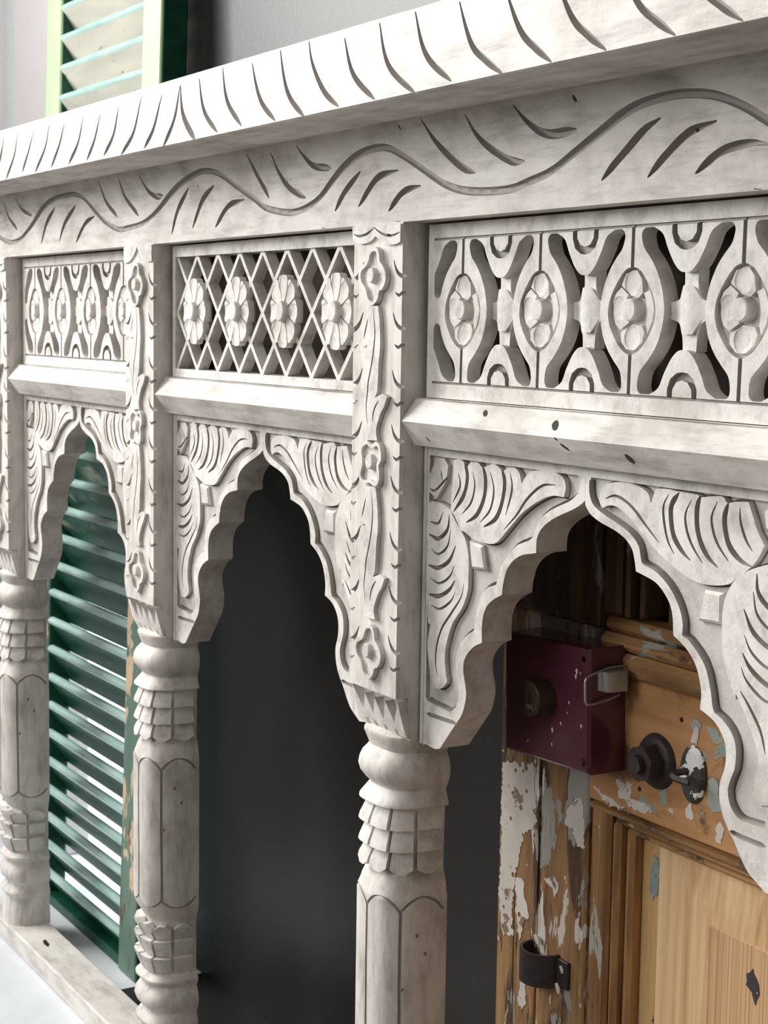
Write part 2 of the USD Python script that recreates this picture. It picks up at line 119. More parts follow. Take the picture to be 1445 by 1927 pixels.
STILE_OLD = layered('flaking_stile', (GRAIN, 13.0, [(0.25, (0.07, 0.035, 0.015)), (0.45, (0.22, 0.115, 0.045)), (0.62, (0.37, 0.21, 0.085)), (0.85, (0.46, 0.28, 0.12))]),
               [((3.4, 3.4, 0.7), 11.0, 0.50, 0.09, (0.075, 0.04, 0.02)), ((2.6, 2.6, 0.8), 9.0, 0.56, 0.012, GREY_OLD), ((2.4, 2.4, 0.7), 10.0, 0.60, 0.012, WHITE_OLD), ((1, 1, 1), 75.0, 0.68, 0.01, WHITE_OLD)], rough=0.6, bump=0.55)
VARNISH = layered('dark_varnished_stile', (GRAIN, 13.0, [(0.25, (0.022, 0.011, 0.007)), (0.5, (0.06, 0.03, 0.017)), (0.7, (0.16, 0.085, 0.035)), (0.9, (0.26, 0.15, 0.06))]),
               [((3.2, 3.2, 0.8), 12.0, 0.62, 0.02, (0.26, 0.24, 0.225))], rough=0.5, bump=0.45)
MOULD = layered('stained_moulding', (GRAIN, 14.0, [(0.25, (0.075, 0.035, 0.014)), (0.45, (0.25, 0.125, 0.045)), (0.65, (0.44, 0.25, 0.10)), (0.9, (0.56, 0.36, 0.16))]),
               [((3, 3, 0.8), 15.0, 0.62, 0.03, (0.09, 0.05, 0.025)), ((3, 3, 1.0), 18.0, 0.64, 0.012, (0.42, 0.43, 0.38)), ((1, 1, 1), 90.0, 0.68, 0.01, (0.60, 0.55, 0.46))], rough=0.55)
MOULD_RAIL = layered('stained_rail_moulding', ((0.45, 5.0, 5.0), 14.0, [(0.25, (0.08, 0.04, 0.017)), (0.45, (0.28, 0.145, 0.055)), (0.65, (0.46, 0.26, 0.11)), (0.9, (0.56, 0.36, 0.16))]),
               [((1.2, 3, 3), 15.0, 0.58, 0.03, (0.09, 0.06, 0.035)), ((1.2, 3, 3), 18.0, 0.63, 0.012, (0.40, 0.39, 0.34))], rough=0.55)
PANEL_RIB = layered('ribbed_pine_field', ((60.0, 60.0, 0.22), 11.0, [(0.28, (0.33, 0.17, 0.075)), (0.48, (0.58, 0.35, 0.17)), (0.66, (0.72, 0.50, 0.29)), (0.85, (0.80, 0.62, 0.42))]), [((1.5, 1.5, 0.5), 6.0, 0.60, 0.05, (0.50, 0.29, 0.14))], rough=0.6, bump=0.3)
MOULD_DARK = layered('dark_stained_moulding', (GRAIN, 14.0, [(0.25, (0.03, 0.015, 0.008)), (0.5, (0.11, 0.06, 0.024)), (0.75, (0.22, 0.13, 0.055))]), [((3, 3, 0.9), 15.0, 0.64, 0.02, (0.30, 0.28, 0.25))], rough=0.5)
PANEL_PALE = layered('pale_pine_panel', ((7.0, 7.0, 0.25), 16.0, [(0.25, (0.44, 0.24, 0.105)), (0.45, (0.64, 0.40, 0.20)), (0.62, (0.76, 0.54, 0.30)), (0.85, (0.80, 0.62, 0.39))]),
               [((2, 2, 0.6), 7.0, 0.63, 0.03, (0.72, 0.60, 0.42))], rough=0.6, bump=0.25)
RAW = layered('raw_backing_wood', ((0.5, 5, 5), 12.0, [(0.3, (0.022, 0.014, 0.009)), (0.55, (0.06, 0.038, 0.022)), (0.8, (0.11, 0.07, 0.04))]), [], rough=0.8)
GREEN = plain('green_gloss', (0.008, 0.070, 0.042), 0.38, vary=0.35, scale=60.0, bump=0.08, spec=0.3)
SLAT_CREAM = layered('chalky_slat', ((0.8, 4, 4), 7.0, [(0.3, (0.40, 0.41, 0.35)), (0.6, (0.56, 0.54, 0.47)), (0.85, (0.64, 0.61, 0.54))]), [((2, 5, 5), 16.0, 0.66, 0.02, (0.09, 0.20, 0.15))], rough=0.45, bump=0.15)
SLAT_MIX = layered('half_chalky_slat', ((0.8, 4, 4), 9.0, [(0.3, (0.009, 0.072, 0.044)), (0.55, (0.014, 0.09, 0.056)), (0.8, (0.05, 0.13, 0.09))]), [((1.3, 3, 3), 7.0, 0.56, 0.16, (0.36, 0.34, 0.28))], rough=0.38, bump=0.12)
EDGE_G = layered('worn_green_highlight', ((0.6, 4, 4), 22.0, [(0.3, (0.27, 0.45, 0.42)), (0.6, (0.44, 0.62, 0.585)), (0.85, (0.60, 0.74, 0.70))]), [((2, 5, 5), 30.0, 0.64, 0.02, (0.60, 0.62, 0.56))], rough=0.22, bump=0.2, coat=0.6)  # worn nose paint, lightened so its colour carries the highlight
STILE_G = layered('pale_green_stile', ((3, 3, 0.7), 8.0, [(0.3, (0.25, 0.42, 0.20)), (0.6, (0.36, 0.55, 0.27)), (0.85, (0.45, 0.63, 0.34))]),
               [((2.4, 2.4, 0.5), 7.0, 0.66, 0.02, (0.56, 0.40, 0.25)), ((4, 4, 1.0), 11.0, 0.69, 0.015, (0.09, 0.055, 0.03))], rough=0.45, bump=0.25)
STILE_D = layered('worn_green_stile', ((3, 3, 0.7), 9.0, [(0.3, (0.085, 0.155, 0.125)), (0.6, (0.125, 0.21, 0.165)), (0.85, (0.17, 0.26, 0.20))]),
               [((1.6, 1.6, 0.75), 6.0, 0.555, 0.02, (0.60, 0.46, 0.31)), ((3, 3, 0.7), 9.0, 0.62, 0.02, (0.13, 0.075, 0.035))], rough=0.45, bump=0.4)
SLATE = plain('slate_wall_paint', (0.016, 0.0155, 0.016), 0.37, bump=0.12, scale=260.0, vary=0.06, spec=0.3)
WALL_W = plain('room_wall_paint', (0.30, 0.285, 0.27), 0.8, bump=0.1, scale=120.0)
FLOOR_M = layered('white_painted_floor', ((1.2, 1.2, 1), 5.0, [(0.3, (0.62, 0.66, 0.70)), (0.6, (0.74, 0.78, 0.82)), (0.85, (0.80, 0.83, 0.86))]), [((2, 2, 2), 9.0, 0.70, 0.03, (0.42, 0.46, 0.48))], rough=0.45, bump=0.1)
DARK_FLOOR = plain('dark_floor', (0.05, 0.04, 0.034), 0.6, vary=0.2, scale=12)
TRIM_W = plain('lilac_white_trim', (0.40, 0.38, 0.385), 0.4, vary=0.04, scale=20)
MAROON = plain('maroon_enamel', (0.095, 0.022, 0.040), 0.2, coat=0.5, vary=0.25, scale=30.0, bump=0.05)
IRON = plain('blackened_iron', (0.045, 0.036, 0.036), 0.5, metal=0.35, bump=0.5, scale=300.0, vary=0.3)
IRON_P = layered('painted_iron', ((1, 1, 1), 60.0, [(0.3, (0.035, 0.033, 0.03)), (0.8, (0.06, 0.055, 0.05))]), [((1, 1, 1), 42.0, 0.50, 0.01, (0.74, 0.73, 0.73))], rough=0.4, bump=0.4)
BRASS = plain('tarnished_brass', (0.10, 0.08, 0.055), 0.42, metal=0.7, bump=0.3, scale=400.0, vary=0.3)
BRASS_L = plain('brass_letters', (0.55, 0.48, 0.30), 0.4, metal=0.6)
EDGE_L = plain('worn_metal_highlight', (0.62, 0.63, 0.68), 0.35, metal=0.3, vary=0.2, scale=300)  # pale colour holds the highlight of the worn lock edge
ALU = plain('dull_aluminium', (0.42, 0.41, 0.39), 0.42, metal=0.6, vary=0.12, scale=150.0, bump=0.15)
CHIP = plain('bare_dark_wood', (0.030, 0.020, 0.014), 0.85, vary=0.3, scale=500)
BLACK = plain('black_void', (0.008, 0.007, 0.007), 0.8)
FLAKE = plain('old_paint_flake', (0.62, 0.57, 0.52), 0.6, vary=0.1)
GLASS = MAT('window_glass', {'t': ('transparent_bsdf', {'color': (0.97, 0.985, 0.98)}), 'g': ('glossy_bsdf', {'roughness': 0.02}), 'f': ('fresnel', {'IOR': 1.45}), 'geo': ('geometry', {}), 'inv': ('math', {'math_type': 'subtract', 'value1': 1.0}), 'mf': ('math', {'math_type': 'multiply'}), 'x': ('mix_closure', {})},
            [('geo.backfacing', 'inv.value2'), ('f.fac', 'mf.value1'), ('inv.value', 'mf.value2'), ('mf.value', 'x.fac'), ('t.BSDF', 'x.closure1'), ('g.BSDF', 'x.closure2')], 'x.closure')
# ---------------------------------------------------------------- prims
_used = {}
def fresh(parent, name):
    k = _used.get((parent, name), 0); _used[(parent, name)] = k + 1
    return f'{parent}/{name}' + (f'_{k:03d}' if k else '')
def say(prim, **kw):
    for k, v in kw.items():
        if v: prim.SetCustomDataByKey(k, v)
    return prim
def put(name, mesh, mat, parent='/World', smooth=30, at=None, rot=None, **kw):
    """one mesh prim; mesh is a Manifold, a trimesh or (body, board id): with a board id, faces cut by chisels carry cut = 1"""
    path = fresh(str(parent), name)
    cutids = None
    if isinstance(mesh, tuple) and hasattr(mesh[0], 'to_mesh'):
        body, bid = mesh
        mm = body.to_mesh(); v = np.array(mm.vert_properties[:, :3], float); f = np.array(mm.tri_verts)
        tag = np.ones(len(f))
        ri, oid = list(mm.run_index), list(mm.run_original_id)
        for i, o in enumerate(oid):
            if o in bid: tag[ri[i] // 3: ri[i + 1] // 3] = bid[o]
        V, F, N, C, n = [], [], [], [], 0
        for flag in np.unique(tag):
            if (tag == flag).any():
                t = trimesh.Trimesh(v, f[tag == flag], process=False); t.remove_unreferenced_vertices()
                a, b, c = meshkit.arrays(t, smooth)
                V.append(a); F.append(b + n); N.append(c); C.append(np.full(len(a), float(flag))); n += len(a)
        v, f, nn, cutids = np.vstack(V), np.vstack(F), np.vstack(N), np.concatenate(C)
    else:
        v, f, nn = meshkit.arrays(mesh, smooth)
    m = UsdGeom.Mesh.Define(stage, path)
    m.CreatePointsAttr(Vt.Vec3fArray.FromNumpy(v.astype(np.float32)))
    m.CreateFaceVertexCountsAttr(Vt.IntArray.FromNumpy(np.full(len(f), 3, np.int32)))
    m.CreateFaceVertexIndicesAttr(Vt.IntArray.FromNumpy(f.astype(np.int32).ravel()))
    m.CreateSubdivisionSchemeAttr('none')
    if nn is not None:
        m.CreateNormalsAttr(Vt.Vec3fArray.FromNumpy(nn.astype(np.float32))); m.SetNormalsInterpolation('vertex')
    if cutids is not None:
        UsdGeom.PrimvarsAPI(m).CreatePrimvar('cut', Sdf.ValueTypeNames.FloatArray, 'vertex').Set(Vt.FloatArray.FromNumpy(cutids.astype(np.float32)))
    if at is not None: m.AddTranslateOp().Set(Gf.Vec3d(*map(float, at)))
    if rot is not None: m.AddRotateXYZOp().Set(Gf.Vec3f(*map(float, rot)))
    UsdShade.MaterialBindingAPI.Apply(m.GetPrim()).Bind(mat)
    say(m.GetPrim(), **kw)
    return path
def group(name, parent='/World', at=None, rot=None, **kw):
    path = fresh(str(parent), name)
    x = UsdGeom.Xform.Define(stage, path)
    if at is not None: x.AddTranslateOp().Set(Gf.Vec3d(*map(float, at)))
    if rot is not None: x.AddRotateXYZOp().Set(Gf.Vec3f(*map(float, rot)))
    say(x.GetPrim(), **kw)
    return path

# ---------------------------------------------------------------- shapes (metres; mm() converts traced millimetres)
MM = 0.001
def box(x0, x1, y0, y1, z0, z1):
    return Manifold.cube((x1 - x0, y1 - y0, z1 - z0)).translate((x0, y0, z0))
def bbox(x0, x1, y0, y1, z0, z1, c=0.0015):
    """box with chamfered edges"""
    p = []
    for sx in (0, 1):
        for sy in (0, 1):
            for sz in (0, 1):
                x, y, z = (x0, x1)[sx], (y0, y1)[sy], (z0, z1)[sz]
                dx, dy, dz = c * (1 - 2 * sx), c * (1 - 2 * sy), c * (1 - 2 * sz)
                p += [(x, y + dy, z + dz), (x + dx, y, z + dz), (x + dx, y + dy, z)]
    return Manifold.hull_points(np.array(p))
def union(parts):
    return Manifold.batch_boolean(list(parts), OpType.Add)
TO_XZ = np.array([[1, 0, 0, 0], [0, 0, 1, 0], [0, 1, 0, 0]], float)     # (u, v, w) -> x = u, z = v, y = w
def rings(poly):
    out = []
    for g in getattr(poly, 'geoms', [poly]):
        if g.geom_type == 'Polygon' and g.area > 0:
            out.append(np.array(g.exterior.coords)[:-1]); out += [np.array(i.coords)[:-1] for i in g.interiors]
    return out
def plate(poly, y0, y1):
    """a flat polygon in x, z (metres) made solid from y0 to y1"""
    return CrossSection(rings(poly), FillRule.EvenOdd).extrude(y1 - y0).transform(TO_XZ).translate((0, y0, 0))
def along_x(profile, x0, x1):
    """profile of (y, z) made solid from x0 to x1"""
    T = np.array([[0, 0, 1, 0], [1, 0, 0, 0], [0, 1, 0, 0]], float)
    c = CrossSection([np.array(profile, float)], FillRule.NonZero)
    if c.area() <= 0: c = CrossSection([np.array(profile[::-1], float)], FillRule.NonZero)
    return c.extrude(x1 - x0).transform(T).translate((x0, 0, 0))
def smooth_line(p, step=2.2):
    """Catmull-Rom through the points"""
    p = np.asarray(p, float)
    if len(p) < 3:
        n = max(2, int(np.linalg.norm(p[-1] - p[0]) / step)); return np.linspace(p[0], p[-1], n)
    q = np.vstack([2 * p[0] - p[1], p, 2 * p[-1] - p[-2]]); out = []
    for i in range(1, len(q) - 2):
        n = max(1, int(np.linalg.norm(q[i + 1] - q[i]) / step))
        for t in np.linspace(0, 1, n, endpoint=False):
            out.append(0.5 * (2 * q[i] + (q[i + 1] - q[i - 1]) * t + (2 * q[i - 1] - 5 * q[i] + 4 * q[i + 1] - q[i + 2]) * t * t + (3 * q[i] - q[i - 1] - 3 * q[i + 1] + q[i + 2]) * t ** 3))
    out.append(p[-1]); return np.array(out)
_a8 = np.linspace(0, 2 * np.pi, 8, endpoint=False)
CIRC = np.stack([np.cos(_a8), np.sin(_a8)], 1)
def groove(pts, r, d, surf=0.0, taper=(0.35, 0.35), inner=0.5, step=2.2):
    """chisel cut along (x, z) points in mm; r half width, d depth (mm); surf(z) is the surface's y in metres. Returns solids to subtract"""
    p = smooth_line(pts, step); s = np.concatenate([[0], np.cumsum(np.linalg.norm(np.diff(p, axis=0), axis=1))]); s /= max(s[-1], 1e-9)
    k = np.ones(len(p))
    if taper[0] > 0: k = np.minimum(k, 0.22 + 0.78 * np.sin(np.clip(s / taper[0], 0, 1) * np.pi / 2))
    if taper[1] > 0: k = np.minimum(k, 0.22 + 0.78 * np.sin(np.clip((1 - s) / taper[1], 0, 1) * np.pi / 2))
    sf = surf if callable(surf) else (lambda z: surf)
    stations = []
    for (x, z), kk in zip(p, k):
        y = sf(z * MM); rr, dd = r * kk, d * (0.35 + 0.65 * kk)
        e = 1.2; ro = rr * (1 + (1 - inner) * e / dd)
        stations.append(np.vstack([np.column_stack([(x + CIRC[:, 0] * ro) * MM, np.full(8, y - e * MM), (z + CIRC[:, 1] * ro) * MM]),
                                   np.column_stack([(x + CIRC[:, 0] * rr * inner) * MM, np.full(8, y + dd * MM), (z + CIRC[:, 1] * rr * inner) * MM])]))
    return [Manifold.hull_points(np.vstack([a, b])) for a, b in zip(stations[:-1], stations[1:])]
def tube_cut(pts3, r):
    """round-bottomed cut along 3-D points (metres)"""
    o = np.array([[1, 0, 0], [-1, 0, 0], [0, 1, 0], [0, -1, 0], [0, 0, 1], [0, 0, -1], [.7, .7, 0], [-.7, .7, 0], [.7, -.7, 0], [-.7, -.7, 0]]) * r
    return [Manifold.hull_points(np.vstack([a + o, b + o])) for a, b in zip(pts3[:-1], pts3[1:])]
def carve(body, cutters, fields=(), ground=0.0):
    """body with cuts taken out; returns (solid, {id: how much bare undercoat}); ground: undercoat left on the sunk fields"""
    body = body.as_original(); bid = {body.original_id(): 0.0}
    for f in fields:                                   # sunk areas count as surface
        f = f.as_original(); bid[f.original_id()] = ground; body = body - f
    if cutters: body = body - union(cutters).as_original()
    return body, bid
def spline_poly(pts, corner=48, step=1.6):
    """closed outline with every run between sharp corners drawn as a smooth curve"""
    p = np.asarray(pts, float); n = len(p)
    a = p - np.roll(p, 1, 0); b = np.roll(p, -1, 0) - p
    ang = np.degrees(np.abs(np.arctan2(a[:, 0] * b[:, 1] - a[:, 1] * b[:, 0], (a * b).sum(1))))
    cs = [i for i in range(n) if ang[i] > corner]
    if len(cs) < 2: return smooth_line(np.vstack([p, p[:1]]), step)[:-1]
    out = []
    for i, c in enumerate(cs):
        e = cs[(i + 1) % len(cs)]; idx = [(c + k) % n for k in range((e - c) % n + 1)] if e != c else list(range(n))
        out.append(smooth_line(p[idx], step)[:-1])
    return np.vstack(out)
def P(pts):
    q = Polygon(np.asarray(pts) * MM)
    return q if q.is_valid else q.buffer(0)
def cyl(c, r, h, axis='y', n=32, r2=None):
    """cylinder from c along +axis"""
    m = Manifold.cylinder(h, r, r if r2 is None else r2, n)
    if axis == 'y': m = m.rotate((-90, 0, 0))
    if axis == 'x': m = m.rotate((0, 90, 0))
    return m.translate(tuple(map(float, c)))
# ---------------------------------------------------------------- the carved screen
S, PW, TH = 0.42, 0.0645, 0.045
SCREEN = group('carved_screen', label='whitewashed carved wooden arch screen with cornice, lattice panels and turned pillars', category='screen')
PILLAR_X = [-0.829, -0.42, 0.0, 0.42]           # right edge of each pillar
FR = {k: np.array(v) for k, v in DATA['F'].items()}
FR['t5'] = np.array([(-211.7, 59.6), (-208, 43), (-196.3, 27.2)])

# frieze: flat below, coved outwards under the cornice
def frieze_y(z):
    t = min(max((z - 0.025) / 0.047, 0), 1); return -0.020 * t ** 1.8
X0, X1 = -0.935, 0.53
prof = [(frieze_y(z), z) for z in np.linspace(0.0, 0.0635, 18)] + [(TH, 0.0635), (TH, 0.0)]
cuts = []
wave = FR['wave'][np.argsort(FR['wave'][:, 0], kind='stable')]
wave = wave[np.concatenate([[True], np.diff(wave[:, 0]) > 6])]
cuts += groove(np.vstack([[(-930, 50), (-905, 45), (-875, 31)], wave, [(360, 22), (390, 15), (430, 16), (480, 34), (528, 48)]]), 2.6, 2.6, frieze_y, (0, 0), 0.62, 4)
for k, v in FR.items():
    if k != 'wave': cuts += groove(v, 2.7 if k[0] == 't' else 2.5, 4.2, frieze_y, (0.45, 0.22), 0.5)
for x, z in ((-846 - 40, 62), (372, 60), (412, 58), (340, 20), (385, 45)): cuts += groove([(x, z), (x + 12, z - 16), (x + 26, z - 28)], 2.6, 4.2, frieze_y, (0.45, 0.22))
for x, z, r in ((283.5, 33.5, 1.5), (196.5, 58.5, 1.4), (12.0, 60.0, 1.0), (-318, 44, 0.7)): cuts += groove([(x, z), (x + 0.3, z - 1.2)], r, 8, frieze_y, (0, 0), 0.8)
for x in (-112.0, -8.5, 330.0): cuts += groove([(x, 1.0), (x + 5, 0.2)], 1.0, 3, frieze_y)
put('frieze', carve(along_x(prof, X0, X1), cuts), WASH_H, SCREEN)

# cornice: a leaning board cut with leaf strokes that part at its middle
def cornice_y(z): return -0.072 + 0.010 * (z - 0.063) / 0.0507 - 0.0012 * math.sin(math.pi * min(max((z - 0.063) / 0.0507, 0), 1))
zs = np.linspace(0.0637, 0.1137, 10)
prof = [(-0.0695, 0.0625)] + [(cornice_y(z), z) for z in zs] + [(-0.0605, 0.1145), (TH, 0.1145), (TH, 0.0635), (-0.0185, 0.0635), (-0.0205, 0.0625)]
cuts = []
CO = [np.array(v) for v in DATA['CO']]
CO[9] = np.array([(-250, 104), (-253.6, 80), (-267.8, 65.4)])
for i, dx in ((21, 0), (22, 0), (23, 0), (24, 0)): CO[i] = np.array([(x + CO[i][-1][0], z) for x, z in ((-54, 109.5), (-31, 84), (-15, 73), (0, 64.2))])
for k in (1, 2, 3): CO.append(CO[24] + (43.5 * k, 0))
for k in range(1, 8): CO.append(CO[1] - (41.0 * k, 0))
for v in CO: cuts += groove(v, 2.7 if v[0][0] < -210 else 2.0, 3.6, cornice_y, (0.75, 0.2), 0.45)
put('cornice', carve(along_x(prof, X0, X1), cuts), WASH_H, SCREEN, label='leaning top moulding cut with a row of curved leaf strokes')
put('backing_board', along_x([(0.060, -0.155), (0.060, -0.006), (0.072, -0.006), (0.072, -0.155)], X0 + 0.03, 0.50), RAW, SCREEN, label='raw brown board behind the lattice panels')
put('base_sill', bbox(-0.93, 0.52, 0.0, TH, FLOOR, -0.757, 0.002), WASH_H, SCREEN, label='flat bottom sill with small dark chips')
for x, y in ((-0.505, 0.014), (-0.489, 0.010), (-0.781, 0.022)):
    put('chip', plate(Polygon([(0, 0), (.016, .001), (.022, .005), (.012, .006), (.003, .004)]), -.0002, .0004).rotate((90, 0, 0)).translate((x, y, -0.7568)), BLACK, SCREEN, smooth=False)

# ---- pillars (built once, at the right edge x = 0, then set four times)
def sec(hw, yf, n, z, m=45):
    t = np.linspace(-np.pi / 2, np.pi / 2, m)
    s, c = np.sin(t), np.cos(t)
    x = -PW / 2 + hw * np.sign(s) * np.abs(s) ** (2 / n); y = TH - (TH - yf) * np.abs(c) ** (2 / n)
    return np.column_stack([x, y, np.full(m, z)])
def loft(rows, m=45):
    R = [sec(hw, yf, n, z, m) for z, hw, yf, n in rows]
    v = np.vstack(R); f = []
    for i in range(len(R) - 1):
        for j in range(m):
            a, b = i * m + j, i * m + (j + 1) % m; c, d = a + m, b + m
            f += [(a, c, b), (b, c, d)]
    f += [(0, j, j + 1) for j in range(1, m - 1)]
    o = (len(R) - 1) * m; f += [(o, o + j + 1, o + j) for j in range(1, m - 1)]
    t = trimesh.Trimesh(v, np.array(f), process=False)
    if t.volume < 0: t.invert()
    return Manifold(m3.Mesh(np.asarray(t.vertices, np.float32), np.asarray(t.faces, np.uint32)))
NR = 3.2
COL = [(-.3490, .0300, .011, NR), (-.3515, .0326, .0035, NR), (-.3535, .0328, .003, NR), (-.357, .0318, .0045, NR), (-.363, .0288, .0065, NR), (-.3655, .0302, .0045, NR), (-.3685, .0322, .0015, NR), (-.3725, .0332, -.0005, NR), (-.377, .0335, -.0015, NR), (-.382, .0327, 0, NR), (-.3865, .0307, .0035, NR),
       (-.390, .0284, .007, NR), (-.3915, .0286, .0068, NR), (-.396, .0305, .0025, NR), (-.3995, .0322, -.0005, NR), (-.4012, .0322, -.0008, NR), (-.4035, .0275, .008, NR), (-.446, .0268, .009, NR), (-.449, .0270, .0085, NR), (-.454, .0292, .004, NR), (-.4585, .0305, .0018, NR), (-.4605, .0308, .0014, NR),
       (-.4665, .0325, -.0013, NR), (-.468, .0326, -.0015, NR), (-.603, .0326, -.0015, NR), (-.609, .0316, .0002, NR), (-.620, .0278, .0068, NR), (-.623, .0270, .0085, NR), (-.672, .0270, .0085, NR), (-.6745, .0295, .0035, NR), (-.6775, .0318, .0002, NR), (-.6795, .0318, .0002, NR), (-.685, .0284, .0068, NR),
       (-.688, .0298, .0045, NR), (-.693, .0322, .0008, NR), (-.699, .0332, -.0008, NR), (-.7045, .0318, .0012, NR), (-.710, .0284, .0068, NR), (-.712, .0288, .0062, NR), (-.7185, .0316, .0005, NR), (-.722, .0316, .0005, NR), (-.728, .0290, .0055, NR), (-.734, .0300, .0035, NR), (-.757, .0318, .001, NR)]
block = union([box(-PW, 0, 0, TH, -.3215, 0), Manifold.hull_points(np.array([(x, y, z) for x in (-PW, 0) for y, z in ((.0100, -.3210), (.0125, -.352), (TH, -.3210), (TH, -.352))]))])
body = union([block, loft(COL)])
cuts = []
for k in range(9):
    z = -35.9 - 36.6 * k + (2 if k % 3 == 1 else 0)
    if z > -318:
        cuts += groove([(-11, z + 11), (-8.2, z + 5.4), (-4, z + 1.8), (3, z - 0.5)], 1.6, 3.2, 0, (0.7, 0), 0.4)
        cuts += groove([(-51.0, z + 11), (-55.3, z + 4), (-60, z + .5), (-67, z - 2)], 1.9, 3.4, 0, (0.7, 0), 0.4)
    if z - 13 > -312:
        cuts += groove([(-8.5, z - 10), (-4, z - 12.2), (3, z - 8.8)], 1.2, 3.0, 0, (0.5, 0), 0.4)
        cuts += groove([(-57.5, z - 11), (-61, z - 13), (-67, z - 11)], 1.1, 2.6, 0, (0.5, 0), 0.4)
def on_column(t, z, off=0.0):
    hw, yf = .0326, -.0015
    s, c = math.sin(t), math.cos(t)
    return np.array([-PW / 2 + (hw + off) * math.copysign(abs(s) ** (2 / NR), s), TH - (TH - yf + off) * abs(c) ** (2 / NR), z])
_tt = np.linspace(-np.pi / 2, np.pi / 2, 1501)
_pp = np.array([on_column(t, 0) for t in _tt]); _ss = np.concatenate([[0], np.cumsum(np.linalg.norm(np.diff(_pp, axis=0), axis=1))]); _ss -= _ss[-1] / 2
def t_at(s): return float(np.interp(s, _ss, _tt))
PAN = [-0.064, -0.0315, 0.0003, 0.0318, 0.064]
for s in PAN[1:4]:
    cuts += tube_cut([on_column(t_at(s + 0.0003 * math.sin(40 * z)), z) for z in np.linspace(-.474, -.6, 14)], .0013)
for a, b in zip(PAN[:-1], PAN[1:]):
    u = np.linspace(0, 1, 12)
    cuts += tube_cut([on_column(t_at(a + (b - a) * k), -.4755 + .0105 * math.sin(math.pi * k) ** 0.8, .0002) for k in u], .0015)
    cuts += tube_cut([on_column(t_at(a + (b - a) * k), -.598 - .0085 * math.sin(math.pi * k) ** 0.7, .0) for k in u], .0012)
for x, y_, z in ((-12, 0, -492), (-5.5, 0, -506), (-22, 0, -531)):
    t = t_at(.0318 + .012 + (x + 12) * .001); cuts += tube_cut([on_column(t, z * MM), on_column(t, z * MM - .001)], .0014)
PILLAR_BODY = carve(body, cuts)
def relief(pts, h, cutpts=(), r=0.9, d=2.2, dish=0, extra=(), y0=0.0):
    """raised carving on the pillar's front; dish hollows it inside a rim; extra: solids added after"""
    g = P(spline_poly(pts, 60)).buffer(0.0006).buffer(-0.0006)
    b = plate(g, y0 - h * MM, y0 + 0.001)
    fields = [plate(g.buffer(-dish * MM), y0 - h * MM - 0.001, y0 - (h - 2.2) * MM)] if dish else []
    if extra: b = union([b - fields[0]] + list(extra)) if fields else union([b] + list(extra)); fields = []
    c = []
    for q in cutpts: c += groove(q, r, d, y0 - h * MM, (0.4, 0.4), 0.4)
    return carve(b, c, fields)
PD = {k: np.array(v) for k, v in DATA['pil'].items()}
def flower(pts, c, seed):
    cx, cz = c
    boss = union([cyl((cx * MM, -.0046, cz * MM), .0050, .0046, n=20, r2=.0060), cyl((cx * MM, -.0050, cz * MM), .0044, .0006, n=20, r2=.0050)])
    rad = []
    for a in np.linspace(0, 2 * np.pi, 17)[:-1] + 0.12:
        if math.cos(4 * a) > -0.3: rad.append([(cx + 7.2 * math.cos(a), cz + 7.2 * math.sin(a)), (cx + 12.5 * math.cos(a), cz + 13 * math.sin(a))])
    g = P(spline_poly(pts, 75))
    inner = g.buffer(-.0026)
    c_ = []
    for q in rad: c_ += groove(q, .5, 1.2, -.0014, (0.3, 0.3), 0.4)
    b = plate(g, -.0042, .001) - plate(inner, -.006, -.0014)
    b = union([b, boss])
    return carve(b, c_)
FLA, FLB = flower(PD['flA'], (-34.2, -34.6), 1), flower(PD['flB'], (-32.8, -161.2), 2)
STEM = relief(PD['stem'], 3.4, [PD['sgA'], PD['sgB'], PD['sgC']], .8, 2.4)
SWAG = relief([(min(max(x, -64.4), -0.1), min(z, -0.6)) for x, z in PD['swag']], 2.0, [[(x, z) for x, z in PD['swg'][:4]], [(x, z) for x, z in PD['swg'][3:]]], 1.0, 2.0)
SWAG2 = relief([(-64.4, -.5), (-64.4, -15), (-55, -14.6), (-45, -11), (-36, -4.5), (-34, -1.2), (-30, -5), (-23, -11), (-12, -14.8), (-.1, -15), (-.1, -.5)], 1.8)
def moved(m, dx, dz): return (m[0].translate((dx * MM, 0, dz * MM)), m[1])
def tooth(xa, xm, xb, zt, inner=False):
    zb = -.3500; ya = .0008 if not inner else .0035
    def front(z, o=0): return .0030 + (.0115 - .0030) * (-.3215 - z) / .0305 - o
    pts = [(xm * MM, front(zt * MM, .0012), zt * MM), (xm * MM, front(zt * MM, -.006), zt * MM)]
    for x in (xa, xb):
        pts += [(x * MM, front(zb + .0045, .0018), zb + .0045), (x * MM, front(zb + .0045, -.006), zb + .0045), (x * MM * .97, front(zb, .001), zb), (x * MM * .97, front(zb, -.005), zb)]
    return Manifold.hull_points(np.array(pts))
TEETH = [tooth(-63.8, -63.4, -50, -323), tooth(-56, -47, -38.5, -326), tooth(-43, -34, -25, -327), tooth(-29.5, -19.5, -10, -326.5), tooth(-15, -2.0, -.3, -324)]
def tile(sa, sb, z0, z1, flip, round_):
    """one carved scale: thin end at the core, proud end standing off it"""
    pts = []
    zi, zo = (z0, z1) if not flip else (z1, z0)
    n = 4
    for k in range(n):
        s = sa + (sb - sa) * k / (n - 1); t = t_at(s)
        e = abs(k / (n - 1) - .5) * 2
        back = (.0035 if round_ else 0) * (e > .9)
        zo_ = zo + (back if not flip else -back)
        pts += [on_column(t, zi, -.0058), on_column(t, zi, -.0085), on_column(t, zo_, -.0003), on_column(t, zo_ + (.0035 if not flip else -.0035), -.0012), on_column(t, zo_, -.0085)]
    return Manifold.hull_points(np.array(pts))
